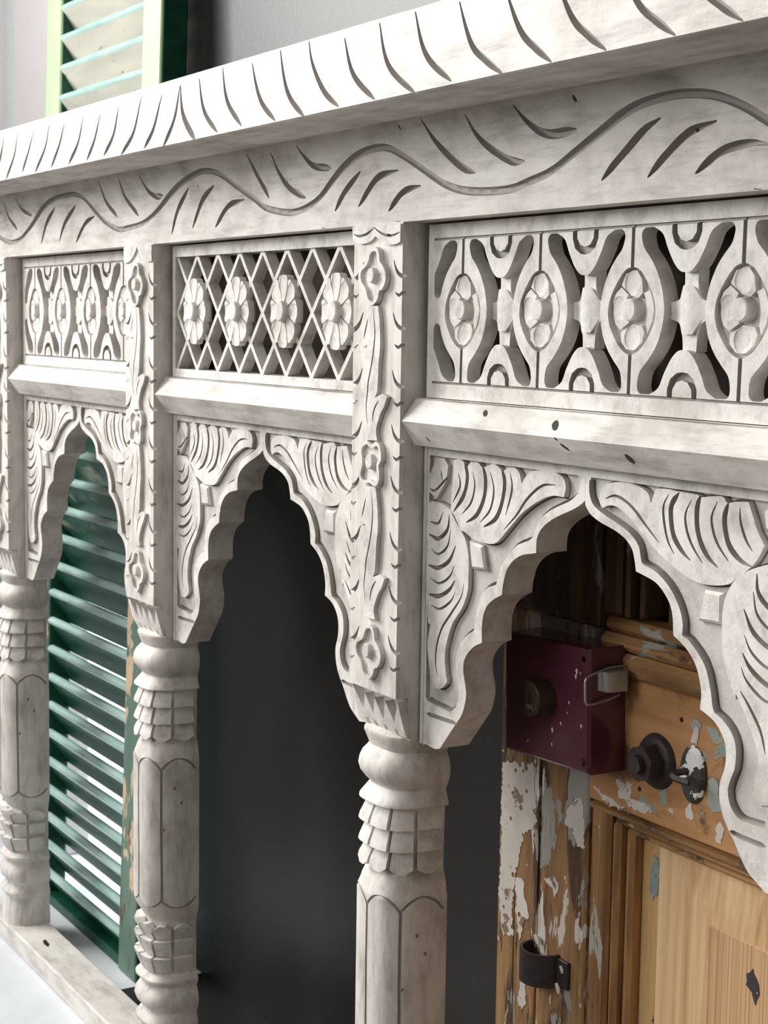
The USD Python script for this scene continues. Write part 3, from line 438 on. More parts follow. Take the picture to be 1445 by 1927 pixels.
TB = [-0.0640, -0.0412, -0.0212, 0.0003, 0.0215, 0.0415, 0.0640]
TILES = []
for z0, z1, fl, rd in ((-.4030, -.4170, False, False), (-.4172, -.4325, False, False), (-.4327, -.4485, False, True), (-.6235, -.6380, True, True), (-.6385, -.6545, True, False), (-.6550, -.6705, True, False)):
    for a, b in zip(TB[:-1], TB[1:]):
        TILES.append(tile(a + .0015, b - .0015, z0, z1, fl, rd))
for i, px in enumerate(PILLAR_X):
    o = group('pillar', SCREEN, at=(px, 0, 0), label=('pillar at the far left edge', 'pillar between shuttered arch and middle arch', 'pillar between middle arch and door arch', 'pillar past the right edge')[i])
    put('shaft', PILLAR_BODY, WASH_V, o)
    put('swag', SWAG2 if i == 1 else SWAG, WASH_P, o)
    for m in (FLA, FLB, moved(FLA, .6, -258.6)): put('flower', m, WASH_P, o)
    for m in (STEM, moved(STEM, 0.4, -123.5)): put('stem', m, WASH_P, o)
    for m in TEETH: put('leaf_tip', m, WASH_P, o)
    for m in TILES: put('scale', m, WASH_P, o)

# ---- bays
def rail_profile(): return [(.0115, -.1168), (.0105, -.1160), (TH, -.1160), (TH, -.1478), (.0115, -.1478), (.0108, -.1470), (.0014, -.1325), (.0008, -.1315), (.0014, -.1305)]
W = 0.3555
EYES = [47.0, 131.0, 217.7, 306.5]
def oval_panel():
    fl, fr, ft, fb = 13.0, 342.5, -12.6, -104.0
    zc = -57.6
    eye = [(7, 44.8), (7.2, 40), (9.5, 34), (14.5, 29), (20, 22.5), (25, 13), (27.6, 3), (27.6, -4), (25, -14), (20.5, -22), (14.5, -28.5), (8.8, -34), (7.0, -40), (7.2, -46.5)]
    inn = [(0, 24), (6.5, 22), (13, 15.5), (18.5, 7.5), (20.6, 0), (19.5, -7.5), (14.5, -15.5), (8, -22), (0, -25), (-8, -22), (-14.5, -15.5), (-19.5, -7.5), (-20.6, 0), (-18.5, 7.5), (-13, 15.5), (-6.5, 22)]
    hd = [(27, 0), (19.5, -4), (15, -12), (9.5, -20), (4.5, -24.2), (0, -25), (-4.5, -24.2), (-9.5, -20), (-15, -12), (-19.5, -4), (-27, 0)]
    ring = [(-12, 1), (-12, -4), (-9.5, -9.5), (-4.5, -12.6), (0, -13.2), (4.5, -12.6), (9.5, -9.5), (12, -4), (12, 1), (8, 1), (7.6, -4), (4.5, -7.6), (0, -8.8), (-4.5, -7.6), (-7.6, -4), (-8, 1)]
    bul = [(5.2, 22), (5.0, 14), (6.8, 9), (9.8, 5), (19, 2.8), (19, -3.2), (10, -6), (7.5, -9), (5.6, -15), (5.0, -22)]
    frame = sbox(.0055, -.1155, W - .0055, -.0015) - sbox(fl * MM, fb * MM, fr * MM, ft * MM)
    L1, L2, rec, stems = [frame], [], [], []
    def sm(p): return [tuple(q) for q in smooth_line(np.array(p), 1.5)]
    for k, ex in enumerate(EYES):
        e = [(ex + x, zc + z) for x, z in sm(eye)] + [(ex - x, zc + z) for x, z in sm(eye)[::-1]]
        L1.append(P(e)); rec.append(P([(ex + x, zc + z) for x, z in sm(inn + [inn[0]])]))
        stems += groove([(ex, -12.0), (ex - .2, zc + 23)], 1.5, 2.6, .0165, (0, 0), .8) + groove([(ex, zc - 24), (ex - .4, -104.5)], 1.5, 2.6, .0165, (0, 0), .8)
    mids = [EYES[0] - 42.5] + [(a + b) / 2 for a, b in zip(EYES[:-1], EYES[1:])] + [EYES[-1] + 43]
    clip = sbox(.0055, -.1155, W - .0055, -.0015)
    cres = []
    for mx in mids:
        L1.append(P([(mx + x, ft + z) for x, z in sm(hd)]).intersection(clip)); L1.append(P([(mx + x, fb - z) for x, z in sm(hd)]).intersection(clip))
        if mids[0] < mx < mids[-1]:
            cres.append(P([(mx + x, ft + z) for x, z in ring])); cres.append(P([(mx + x, fb - z) for x, z in ring]))
        b = sm(bul)
        L2.append(P([(mx + x, zc + z) for x, z in b] + [(mx - x, zc + z) for x, z in b[::-1]]).intersection(clip))
        L2.append(sbox((mx - 24) * MM, (zc - 3.5) * MM, (mx + 24) * MM, (zc + 3.5) * MM).intersection(clip))
    front_shape = unary_union(L1).buffer(.0042).buffer(-.0042)
    front = plate(front_shape, .0170, .0275); back = plate(unary_union(L2).buffer(.0004), .0215, .0290)
    back = union([back] + [Manifold.hull_points(np.array([(mx * MM + dx, y, zc * MM + dz) for dx in (-.0092, .0092) for dz in (-.005, .005) for y in (.0215, .029)] + [(mx * MM + dx, .0192, zc * MM + dz) for dx in (-.004, .004) for dz in (-.013, .013)])) for mx in mids[1:-1]])
    fields = [plate(unary_union(rec), .010, .0215)]
    b = union([front, back])
    cut = stems + [plate(unary_union(cres), .010, .0205)] + groove([(fl, ft + 1.2), (fr, ft + 1.2)], .8, 1.4, .0170, (0, 0)) + groove([(fl, fb - 1.2), (fr, fb - 1.2)], .8, 1.4, .0170, (0, 0))
    ros = []
    for ex in EYES:
        pet = [plate(P([(ex + x, zc + z) for x, z in q]), .0182, .0220) for q in (
            [(-10.5, 13.8), (-7, 20), (-1, 22), (3, 21.5), (7, 17), (8, 9.5), (4.5, 6.6), (-2, 8)], [(-10.5, 12.6), (-4.5, 8.6), (-6.6, 5.4), (-7, .5), (-6, -4.2), (-3, -6.8), (-10.5, -11), (-15, -8), (-17.6, -2), (-18, 4.8), (-15.6, 9.2)],
            [(14, 11), (9, 9.2), (11, 5.5), (12.4, -1.4), (11.4, -7.5), (13, -12.8), (16.5, -6.8), (18, 0), (16.5, 6)], [(0, -8), (-10, -12.5), (-9.8, -17.8), (-5, -22), (1.6, -22.4), (8.6, -18), (10.4, -12.6), (8.4, -8.6)])]
        boss = union([cyl((ex * MM, .0150, zc * MM), .0062, .0070, n=24, r2=.0068), cyl((ex * MM, .0146, zc * MM), .0055, .0005, n=24, r2=.0062)])
        dish = [Manifold.sphere(.0068, 28).scale((1, .16, 1)).translate(((ex + x) * MM, .0182, (zc + z) * MM)) for x, z in ((-1, 15), (-12, 1), (0, -15.5))]
        p_ = union(pet) - union(dish)
        ros.append(union([p_, boss]))
    return carve(b, cut, fields), ros
OVAL, OVAL_ROS = oval_panel()
def diamond_panel():
    fl, fr, ft, fb, zc, per = 11.4, 344.2, -11.2, -108.4, -59.4, 83.2
    frame = sbox(.0055, -.1155, W - .0055, -.0015) - sbox(fl * MM, fb * MM, fr * MM, ft * MM)
    clip = sbox(.006, -.112, W - .006, -.008)
    bars = []
    for k in range(-3, 12):
        xm = fl + per * k / 2
        for s in (-1, 1):
            bars.append(LineString([((xm - s * 1.1 * per / 2 * 2) * MM, (zc - 1.1 * 97.2) * MM), ((xm + s * 1.1 * per / 2 * 2) * MM, (zc + 1.1 * 97.2) * MM)]).buffer(.0019, cap_style=2))
    keep = unary_union(bars).intersection(clip)
    cx = [fl + per * (k + .5) for k in range(4)]
    body = union([plate(frame, .0160, .0360), plate(keep, .0180, .0275)])
    # bars bevelled towards the back
    ros = []
    for j, x in enumerate(cx):
        n, pts = 8, []
        for a in np.linspace(0, 2 * np.pi, 128, endpoint=False):
            r = 1 - 0.12 * max(0.0, 1 - abs(math.cos(4 * a)) / .5) ** 1.3
            pts.append((x + 1.6 + 22.0 * r * math.sin(a), zc + 1 + 28.0 * r * math.cos(a)))
        b = plate(P(pts), .0140, .0200)
        dish = [Manifold.sphere(.0115, 24).scale((.52, .085, 1.0)).rotate((0, math.degrees(a), 0)).translate(((x + 1.6) * MM + .0155 * math.sin(a), .0140, (zc + 1) * MM + .0195 * math.cos(a))) for a in np.arange(8) * math.pi / 4]
        b = b - union(dish)
        c = []
        for a in np.arange(8) * math.pi / 4 + math.pi / 8:
            c += groove([(x + 1.6 + 7 * math.sin(a), zc + 1 + 8 * math.cos(a)), (x + 1.6 + 21 * math.sin(a), zc + 1 + 26 * math.cos(a))], .7, 2.4, .0140, (0, 0), .5, 6)
        boss = union([cyl(((x + 1.6) * MM, .0105, (zc + 1) * MM), .0076, .0060, n=28, r2=.0086), cyl(((x + 1.6) * MM, .0100, (zc + 1) * MM), .0066, .0006, n=28, r2=.0076)])
        stalk = box((x + 2.6) * MM - .009, (x + 2.6) * MM + .009, .0165, .027, (zc - 8) * MM, (zc + 10) * MM)
        ros.append((union([b - union(c).as_original(), boss, stalk]), None))
        ros[-1] = ros[-1][0]
    return body, ros
DIA, DIA_ROS = diamond_panel()

def split_corners(p, corner=38):
    p = np.asarray(p, float); a, b = p[1:-1] - p[:-2], p[2:] - p[1:-1]
    ang = np.degrees(np.abs(np.arctan2(a[:, 0] * b[:, 1] - a[:, 1] * b[:, 0], (a * b).sum(1))))
    cs = [0] + [i + 1 for i in range(len(ang)) if ang[i] > corner] + [len(p) - 1]
    return list(zip(cs[:-1], cs[1:]))
def spandrel(T, right):
    """half of a cusped arch board with its leaf carving; T holds traced lines in bay millimetres"""
    cx = 177.75
    arch = [tuple(p) for p in T['arch']]
    arch[0] = (cx, -168.4)
    side, bead = ((W * 1000 - 5.2), (W * 1000 - 1.0)) if right else (5.2, 1.0)
    last = arch[-1]
    board = P(spline_poly([(cx, -148.2)] + arch + [(side, -354.5), (side, -148.2)], 34))
    br = [tuple(p) for p in T['border']]
    br = [tuple(p) for p in np.vstack([smooth_line(np.array(br[i:j + 1]), 1.6) for i, j in split_corners(br)])]
    field = P([(br[0][0], -154.3)] + br + [(side + (-2.2 if right else 2.2), br[-1][1]), (side + (-2.2 if right else 2.2), -154.3)]).intersection(board)
    b = plate(board, .0195, .0430)
    ft = T['foot']
    edge = []
    for i, j in split_corners(T['border']): edge += groove(T['border'][i:j + 1], 1.5, 5.2, .0195, (0, 0), .55)
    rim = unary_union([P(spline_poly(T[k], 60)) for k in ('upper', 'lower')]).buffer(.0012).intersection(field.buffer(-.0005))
    edge.append(plate(rim, .010, .0249))  # sunk line in the dark cut colour, imitating shadow around the leaves
    cut = groove(ft, 1.5, 2.4, .0195, (.1, .1), .6)
    # foot splays back below the second line
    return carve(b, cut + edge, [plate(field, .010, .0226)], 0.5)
def leafs(T):
    out = []
    g = P(spline_poly(T['upper'], 60))
    c = []
    for k in ('ug1', 'ug2', 'ug3'): c += groove(T[k], 1.9, 3.6, .0192, (.15, .4), .6)
    for k in ('ut1', 'ut2', 'ut3', 'ut4'): c += groove(T[k], 1.05, 2.6, .0192, (.5, .5), .5)
    c += groove(T['ucurl'], 1.0, 2.4, .0192, (.3, .5), .5)
    out.append(('leaf', carve(plate(g.buffer(.0005).buffer(-.0005), .0192, .0255), c)))
    g = P(spline_poly(T['lower'], 60))
    c = []
    for k in ('lg1', 'lg2', 'lg3'): c += groove(T[k], 1.6, 3.6, .0192, (.3, .4), .6)
    for k in ('lt1', 'lt2', 'lt3', 'lt4'): c += groove(T[k], 1.0, 2.6, .0192, (.5, .5), .5)
    c += groove(T['ltail'], 1.0, 2.4, .0192, (.4, .3), .5)
    if 'ltail2' in T: c += groove(T['ltail2'], .9, 2.2, .0192, (.4, .3), .5)
    out.append(('leaf', carve(plate(g.buffer(.0005).buffer(-.0005), .0192, .0255), c)))
    c = groove(T['cornerfold'], .9, 2.2, .0197, (.2, .2), .5) + groove(T['cornerline'], .8, 2.0, .0197, (.4, .4), .5)
    out.append(('leaf', carve(plate(P(T['corner']), .0197, .0240), c)))
    sq = np.array(T['square']); m = sq.mean(0)
    q = [(x * MM, .0205, z * MM) for x, z in sq] + [(x * MM, .0240, z * MM) for x, z in sq] + [((m[0] + (x - m[0]) * .8) * MM, .0190, (m[1] + (z - m[1]) * .8) * MM) for x, z in sq]
    out.append(('square_boss', Manifold.hull_points(np.array(q))))
    return out
TL = {k: np.array(v) for k, v in DATA['left'].items()}
TR = {k: np.array(v) for k, v in DATA['right'].items()}
mir = lambda v: np.column_stack([355.5 - v[:, 0], v[:, 1]])
for k in ('lg1', 'lt1', 'lg2', 'lt2', 'lg3', 'lt3', 'lt4', 'corner', 'cornerline', 'cornerfold'): TR[k] = mir(TL[k])
lo = TR['lowerL'][:-2]
TR['lower'] = np.vstack([lo, [(324, -305), (330, -312)], mir(TL['lower'])[12:20]])
TR['ug4'] = TR['ug3']
def fit(T, w):
    return {k: np.column_stack([v[:, 0] * w, v[:, 1]]) for k, v in T.items()}
LEFT_B, RIGHT_B = spandrel(TL, False), spandrel(TR, True)
LEFT_L, RIGHT_L = leafs(TL), leafs(TR)
def nail_hole(x, y, z, r=.0012): return put
for k, (xa, xb) in enumerate(((PILLAR_X[0], PILLAR_X[1] - PW), (PILLAR_X[1], PILLAR_X[2] - PW), (PILLAR_X[2], PILLAR_X[3] - PW))):
    w = (xb - xa) / W
    def at_bay(m, w=w):
        if isinstance(m, tuple): return (m[0].scale((w, 1, 1)), m[1])
        return m.scale((w, 1, 1))
    def setp(name, m, mat, par, **kw): return put(name, at_bay(m), mat, par, at=None, **kw)
    bay = ('left', 'middle', 'right')[k]
    lat = group('lattice_panel', SCREEN, at=(xa, 0, 0), label=('pierced panel of oval eyes above the shuttered arch', 'pierced panel of diamond bars and round flowers', 'pierced panel of oval eyes above the door arch')[k])
    if k == 1:
        put('pierced_board', at_bay(DIA), WASH_P, lat)
        for r_ in DIA_ROS: put('flower', at_bay(r_), WASH_P, lat)
    else:
        put('pierced_board', at_bay(OVAL), WASH_P, lat)
        for r_ in OVAL_ROS: put('flower', at_bay(r_), WASH_P, lat)
    rl = along_x(rail_profile(), 0, xb - xa); rc = []
    if k == 2:
        ry = lambda z: .0115 + (.0014 - .0115) * (z + .117) / (-.0145) if z > -.1315 else .0014 + (.0100) * (-.1315 - z) / .016
        for q, r in (([(87, -120.5), (92, -123)], 1.6), ([(163, -123), (168, -127)], 2.4), ([(232, -137.5), (236.5, -141)], 2.0), ([(171, -131.5), (173, -133)], .8), ([(174, -135), (180, -138.5)], .9), ([(22, -141), (24, -144)], .6)):
            rc += groove(q, r, 5.5, ry, (.3, .3), .7, .8)
        path = put('rail', rl, WASH_H, SCREEN, at=(xa, 0, 0), label='bevelled rail with dark chips below the right lattice panel')
        for g_ in (union(rc).decompose()): put('chip', (g_ ^ rl.translate((0, -.00015, 0))), CHIP, path, smooth=False)
    else:
        put('rail', rl, WASH_H, SCREEN, at=(xa, 0, 0))
    for nm, B, Lf in (('left', LEFT_B, LEFT_L), ('right', RIGHT_B, RIGHT_L)):
        sp = group('arch_spandrel', SCREEN, at=(xa, 0, 0))
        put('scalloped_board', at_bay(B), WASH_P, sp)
        for ln, lm in Lf: put(ln, at_bay(lm), WASH_P, sp)
    for x in (.0012, xb - xa - .0050):
        put('bead_strip', bbox(x, x + .0038, .0185, .040, -.354, -.148, .0008), WASH_V, SCREEN, at=(xa, 0, 0))
# ---------------------------------------------------------------- the room
def wall(name, mesh, mat, **kw): return put(name, mesh, mat, smooth=False, kind='structure', **kw)
slab = box(LEFT_X - .6, -.45, -.11, 0.9, FLOOR - .05, FLOOR)
wall('floor', box(LEFT_X - .1, RIGHT_X + .1, FRONT_Y - .1, 0.6, FLOOR - .06, FLOOR - .0005) - slab, DARK_FLOOR, label='dark floor of the room', category='floor')
wall('trim_2', slab, FLOOR_M, label='white painted slab before the left end of the sill', category='slab')
WX0, WX1, WZ1 = -1.58, -0.785, 0.75
wb = box(LEFT_X - .1, RIGHT_X + .1, BACK_Y, BACK_Y + .07, FLOOR, CEIL) - box(WX0, WX1, BACK_Y - .1, BACK_Y + .5, FLOOR - .1, WZ1)
wall('wall_back', wb, SLATE, label='dark slate painted back wall', category='wall')
wl = box(LEFT_X - .1, LEFT_X, FRONT_Y, BACK_Y, FLOOR, CEIL) - box(LEFT_X - .3, LEFT_X + .1, WIN_L[0], WIN_L[1], WIN_L[2], WIN_L[3])
wall('wall_left', wl, WALL_W, label='white left wall with a tall window opening', category='wall')
wall('wall_right', box(RIGHT_X, RIGHT_X + .1, FRONT_Y, BACK_Y, FLOOR, CEIL), WALL_W, label='white right wall of the room', category='wall')
wf = box(LEFT_X - .1, RIGHT_X + .1, FRONT_Y - .1, FRONT_Y, FLOOR, CEIL) - box(FILL_WIN[0], FILL_WIN[1], FRONT_Y - .3, FRONT_Y + .1, FILL_WIN[2], FILL_WIN[3])
wall('wall_front', wf, WALL_W, label='white wall behind the viewer with an opening added for fill light', category='wall')
wall('ceiling', box(LEFT_X - .1, RIGHT_X + .1, FRONT_Y - .1, BACK_Y + .3, CEIL, CEIL + .08), WALL_W, label='white ceiling', category='ceiling')
wall('trim_1', box(-.655, RIGHT_X, .047, BACK_Y, FLOOR, FLOOR + .004), SLATE, label='dark slate coloured strip laid over the floor behind the screen', category='hearth')  # dark strip laid over the floor behind the screen
# window in the back wall, behind the shutter
wn = group('window_1', kind='structure', label='bright window behind the green louvred shutter', category='window')
yw = BACK_Y + .008
def bar(x0, x1, z0, z1, nm='window_bar'): put(nm, bbox(x0, x1, yw, yw + .035, z0, z1, .003), TRIM_W, wn)
bar(WX0, WX0 + .06, FLOOR, WZ1); bar(-1.30, -1.12, FLOOR, WZ1, 'mullion'); bar(WX1 - .010, WX1, FLOOR, WZ1)
bar(WX0, WX1, WZ1 - .06, WZ1); bar(-1.39, -1.355, FLOOR, WZ1)
put('pane', box(WX0 + .06, -1.30, yw + .014, yw + .022, FLOOR, WZ1 - .06), GLASS, wn, smooth=False)
put('pane', box(-1.12, WX1 - .010, yw + .014, yw + .018, FLOOR, WZ1 - .06), GLASS, wn, smooth=False)

w2 = group('window_2', kind='structure', label='tall bright window in the left wall', category='window')
w3 = group('window_3', kind='structure', label='added window frame around the fill light behind the viewer', category='window')  # frame of the added fill opening, out of view
for par, (a0, a1, z0, z1) in ((w2, WIN_L), (w3, FILL_WIN)):
    for u0, u1, v0, v1 in ((a0, a0 + .03, z0, z1), (a1 - .03, a1, z0, z1), (a0 + .03, a1 - .03, z0, z0 + .03), (a0 + .03, a1 - .03, z1 - .03, z1)):
        put('window_bar', bbox(LEFT_X - .045, LEFT_X - .005, u0, u1, v0, v1, .002) if par is w2 else bbox(u0, u1, FRONT_Y - .045, FRONT_Y - .005, v0, v1, .002), TRIM_W, par)

# ---------------------------------------------------------------- green louvred shutter leaning on the wall
SH = group('louvred_shutter', at=(-0.8435, 0.083, FLOOR), rot=(-1.75, 0, 0), label='tall green louvred shutter leaning behind the left arch', category='shutter')
HW, SW, HT = 0.1745, 0.050, 1.32
for sgn, mt in ((-1, STILE_G), (1, STILE_G)):
    x0 = sgn * HW - (SW if sgn > 0 else 0)
    s_p = put('stile', bbox(x0, x0 + SW, .0012, .030, .0, HT, .002), GREEN, SH, label=('left stile, shade painted into its dark green sides, pale face', 'right stile, shade painted into its dark green sides, pale flaking face')[sgn > 0])  # dark green core puts the shade of the sides into colour
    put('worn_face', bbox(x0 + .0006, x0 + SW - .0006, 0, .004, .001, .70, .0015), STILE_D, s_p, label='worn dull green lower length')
    put('worn_face', bbox(x0 + .0006, x0 + SW - .0006, 0, .004, .7005, HT - .001, .0015), mt, s_p, label='pale yellowish green upper length')  # upper length is paler and yellower than the lower one
put('rail', bbox(-HW + SW, HW - SW, .004, .030, .0, .012, .001), GREEN, SH)
put('rail', bbox(-HW + SW, HW - SW, .004, .030, HT - .07, HT, .001), GREEN, SH)
th, ww, tk = math.radians(55), .050, .0105

sl = [(-ww / 2 + .006, tk / 2), (-ww / 2 + .006, -tk / 2), (ww / 2, -.0035), (ww / 2, .0035)]
no = []
for k in range(14):                                        # rounded nose
    a = math.pi / 2 - math.pi * k / 13; no.append((-ww / 2 + .0062 - .0062 * max(math.cos(a), 0) ** .7, tk / 2 * math.sin(a)))
c_, s_ = math.cos(th), math.sin(th)
sl = [(.017 + y * c_ + z * s_, -y * s_ + z * c_) for y, z in sl]
no = [(.017 + y * c_ + z * s_, -y * s_ + z * c_) for y, z in no]
SLAT, NOSE = along_x(sl, -HW + SW - .004, HW - SW + .004), along_x(no, -HW + SW - .004, HW - SW + .004)
for k in range(36):
    s_p = put('slat', SLAT, SLAT_CREAM if k > 22 else SLAT_MIX if k > 12 else GREEN, SH, smooth=40, at=(0, 0, .022 + .0347 * k))
    put('worn_glint_edge', NOSE, EDGE_G, s_p, smooth=40)  # nose highlight is put into the colour, along with some wear

# ---------------------------------------------------------------- old panelled door
DO = group('salvaged_door', at=(0.30, .11, FLOOR), label='stripped pine panelled door with flaking paint behind the right arch', category='door')
D0, DZ = 0.30, FLOOR
def dput(name, m, mat, par=DO, **kw):
    off = (-D0, -.11, -DZ)
    return put(name, (m[0].translate(off), m[1]) if isinstance(m, tuple) else m.translate(off), mat, par, **kw)
DX0, DX1, DT = -.031, .64, .055
ya, yb = .110, .145
RAIL_T, RAIL_B = -.262, -.386
st = bbox(DX0, .0740, ya, yb, DZ, -.2680, .0015)
cr_ = groove([(19.8, -300), (19.6, -440), (19.0, -560), (20, -760)], 1.5, 6, ya, (.1, .1), .5, 12) + groove([(-8, -410), (-9, -520), (-7, -640)], .7, 3, ya, (.3, .3), .5, 12)
dput('stile', carve(st, cr_), STILE_OLD, label='left stile with torn white and grey paint')
st = bbox(DX0, .0795, ya - .0005, yb, -.2675, DT, .0015)
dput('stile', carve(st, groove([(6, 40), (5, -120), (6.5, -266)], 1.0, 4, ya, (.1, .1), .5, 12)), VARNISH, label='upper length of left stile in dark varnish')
dput('stile', bbox(.55, DX1, ya, yb, DZ, DT, .0015), PINE)
dput('rail', bbox(.0742, .549, ya, yb, RAIL_B, RAIL_T - .034, .0012), PINE_RAIL, label='lock rail with scraped blue and cream paint')
dput('rail', bbox(.0742, .549, ya, yb, DZ, DZ + .10, .0012), PINE)
dput('rail', bbox(.0797, .549, ya, yb, DT - .06, DT, .0012), PINE)
# moulding strips: upright beside the stile, level under and over the lock rail
def half_round(x0, x1, z0, z1, y, h):
    return bbox(x0, x1, y - h, y + .02, z0, z1, min(h * .9, (x1 - x0) * .42))
for x0, x1, h, y in ((.0750, .0958, .0035, .1145), (.0966, .1045, .0045, .1165), (.1052, .1130, .0030, .1205)):
    z1 = RAIL_B - .0015 - (x0 - .075) * .36
    dput('moulding', half_round(x0, x1, DZ + .10, z1, y, h), MOULD)
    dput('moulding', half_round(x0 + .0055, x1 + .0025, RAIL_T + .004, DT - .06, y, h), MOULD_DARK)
for i, (za, zb, h, y) in enumerate(((.0008, .0055, .004, .112), (.0060, .0115, .0035, .1155), (.0120, .0165, .003, .119))):
    dput('moulding', half_round(.0752 + [0, .024, .034][i], .549, RAIL_B - zb, RAIL_B - za, y, h), MOULD_RAIL)
for za, zb, h, y in ((-.296, -.2800, .0030, .111), (-.2795, -.2690, .0045, .113), (-.2685, -.2590, .003, .117)):
    dput('moulding', half_round(.0805, .549, za, zb, y, h), MOULD_RAIL)
# lower panel: flat margin, bevel, raised field
dput('panel', box(.1135, .549, .127, .139, DZ + .10, RAIL_B - .015), PINE)
fz0, fz1 = DZ + .12, RAIL_B - .018
dput('raised_field', Manifold.hull_points(np.array([(x, .1265, z) for x in (.1325, .535) for z in (fz0, fz1)] + [(x, .1235, z) for x in (.134, .533) for z in (fz0 + .002, fz1 - .002)] + [(x, .1195, z) for x in (.184, .489) for z in (fz0 + .034, fz1 - .032)] + [(x, .130, z) for x in (.1325, .535) for z in (fz0, fz1)])), PANEL_PALE, label='pale raised field of the lower panel')
dput('plank', bbox(.1875, .484, .1185, .1215, fz0 + .038, fz1 - .036, .0006), PANEL_RIB, label='ribbed centre board of the lower panel')
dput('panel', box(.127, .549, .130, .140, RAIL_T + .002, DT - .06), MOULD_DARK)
# rim lock
LK = group('rim_lock', DO, at=(.0628 - D0, .080 - .11, -.3178 - DZ), rot=(0, -2.2, 0), label='maroon enamelled rim lock with key cylinder and latch')
lw, lh = .0473, .0418
case = Manifold.hull_points(np.vstack([np.array([(x, y, z) for x in (-lw + .0015, lw - .002) for z in (-lh + .002, lh - .0008) for y in (.0,)]), np.array([(x, y, z) for x in (-lw, lw) for z in (-lh, lh) for y in (.0022, .0300)])]))
case = case - cyl((.0415, -.001, .034), .0021, .012, n=16)
put('lock_case', case, MAROON, LK)
put('worn_glint_edge', union(tube_cut(np.array([(-lw + .0015, .0009, lh - .0014), (lw - .0025, .0009, lh - .0014)]), .00055) + tube_cut(np.array([(-lw + .0007, .0012, -lh + .003), (-lw + .0007, .0012, lh - .003)]), .0004)), EDGE_L, LK, label='worn edge with its bright highlight painted in pale metal')  # bright strips paint the highlight along the worn case edges
put('screw_hole', cyl((.0415, .008, .034), .0021, .003, n=16), BLACK, LK)
put('screw', cyl((.040, -.0012, -.034), .0030, .002, n=18), MAROON, LK)
cc = (.0000, 0, .0030)
put('key_cylinder', union([cyl((cc[0], -.0135, cc[2]), .0120, .0140, n=40), cyl((cc[0], -.0140, cc[2]), .0108, .001, n=40, r2=.0118)]) - cyl((cc[0], -.0155, cc[2]), .0100, .0024, n=40), BRASS, LK)
put('keyway', union([box(cc[0] - .0009, cc[0] + .0009, -.01345, -.0128, cc[2] - .0035, cc[2] + .0052), box(cc[0] - .0018, cc[0], -.01345, -.0128, cc[2] + .0005, cc[2] + .0022)]), BLACK, LK, smooth=False)
txt = meshkit.text_mesh('VTO', .0026, .0004); txt.apply_translation(-txt.bounds.mean(0))
txt.apply_transform(trimesh.transformations.rotation_matrix(math.pi / 2, [1, 0, 0])); txt.apply_translation((cc[0] - .0002, -.0135, cc[2] - .0058))
put('stamped_letters', txt, BRASS_L, LK, smooth=False)
put('stamped_mark', cyl((cc[0], -.0138, cc[2] - .0092), .0016, .0005, n=12), BRASS, LK)
put('latch', Manifold.hull_points(np.array([(x, y, z) for z in (.0140, .0268) for x, y in ((lw - .001, .0068), (lw + .0105, .0068), (lw + .0125, .012), (lw + .0125, .0215), (lw + .008, .0262), (lw - .001, .0262))])), ALU, LK, label='grey latch tongue')
loop = [(lw + .004, .030, .029), (lw + .004, .012, .0285), (lw + .0042, -.001, .0255), (lw + .0042, -.0055, .0235), (lw + .0042, -.0065, .021), (lw + .0042, -.0062, .0085), (lw + .0042, -.0048, .0062), (lw + .0042, -.001, .0058), (lw + .0042, .012, .0075), (lw + .004, .022, .0100)]
put('wire_loop', union(tube_cut(np.array(loop), .0008)), ALU, LK)
for x, z, r in ((.0345, .0250, .0016), (.0335, .0215, .0013), (.0385, .0245, .0007), (.0262, .0030, .0009), (.0245, -.0042, .0007), (.0395, -.0105, .0012), (.0080, -.0185, .0015), (.0175, -.0125, .0010), (.0075, -.0285, .001), (-.020, -.031, .0008)):
    a = rng.uniform(0, 6.28, 7).cumsum() % 6.28; a.sort(); q = [(x + r * (1 + .4 * math.sin(3 * t)) * math.cos(t) * .7, z + r * math.sin(t) * 1.3) for t in np.linspace(0, 6.28, 8)[:-1]]
    put('paint_fleck', plate(Polygon(q), -.0003, .0004), FLAKE, LK, smooth=False)
# round bolt boss, cover plate with turn lever, iron strap
BB = group('bolt_boss', DO, at=(.1440 - D0, 0, -.3440 - DZ), label='blackened iron bolt boss with stepped collar')
put('flange', union([cyl((0, -.003, 0), .0165, .004, n=36, r2=.0190), cyl((0, -.0045, 0), .0120, .002, n=36, r2=.0160)]), IRON, BB)
put('nut', Manifold.hull_points(np.vstack([np.array([(.0128 * math.cos(a), -.0040, .0128 * math.sin(a)) for a in np.arange(6) * math.pi / 3 + .3]), np.array([(.0118 * math.cos(a + d), -.0150, .0118 * math.sin(a + d)) for a in np.arange(6) * math.pi / 3 + .3 for d in (-.14, .14)])])), IRON, BB)
put('bolt_end', cyl((0, -.0195, 0), .0058, .006, n=24, r2=.0064), IRON, BB)
ES = group('cover_plate', DO, at=(.1792 - D0, 0, -.3440 - DZ), label='oval iron keyhole cover with flaking white paint')
ov = [(.0120 * math.cos(t), .0185 * math.sin(t)) for t in np.linspace(0, 2 * math.pi, 40, endpoint=False)]
put('oval_plate', Manifold.hull_points(np.array([(x, 0, z) for x, z in ov] + [(x, -.0012, z) for x, z in ov] + [(x * .78, -.0030, z * .82) for x, z in ov])), IRON_P, ES)
put('turn_lever', union(tube_cut(np.array([(-.0035, -.002, .0015), (-.0035, -.0135, .0015), (-.0025, -.0155, .0005), (.0000, -.0160, -.0005), (.0115, -.0150, -.0010)]), .0022)), IRON, ES)
q = [(-.004, .0195), (.002, .0200), (.0035, .026), (.003, .0300), (.0005, .0310), (-.0015, .027)]
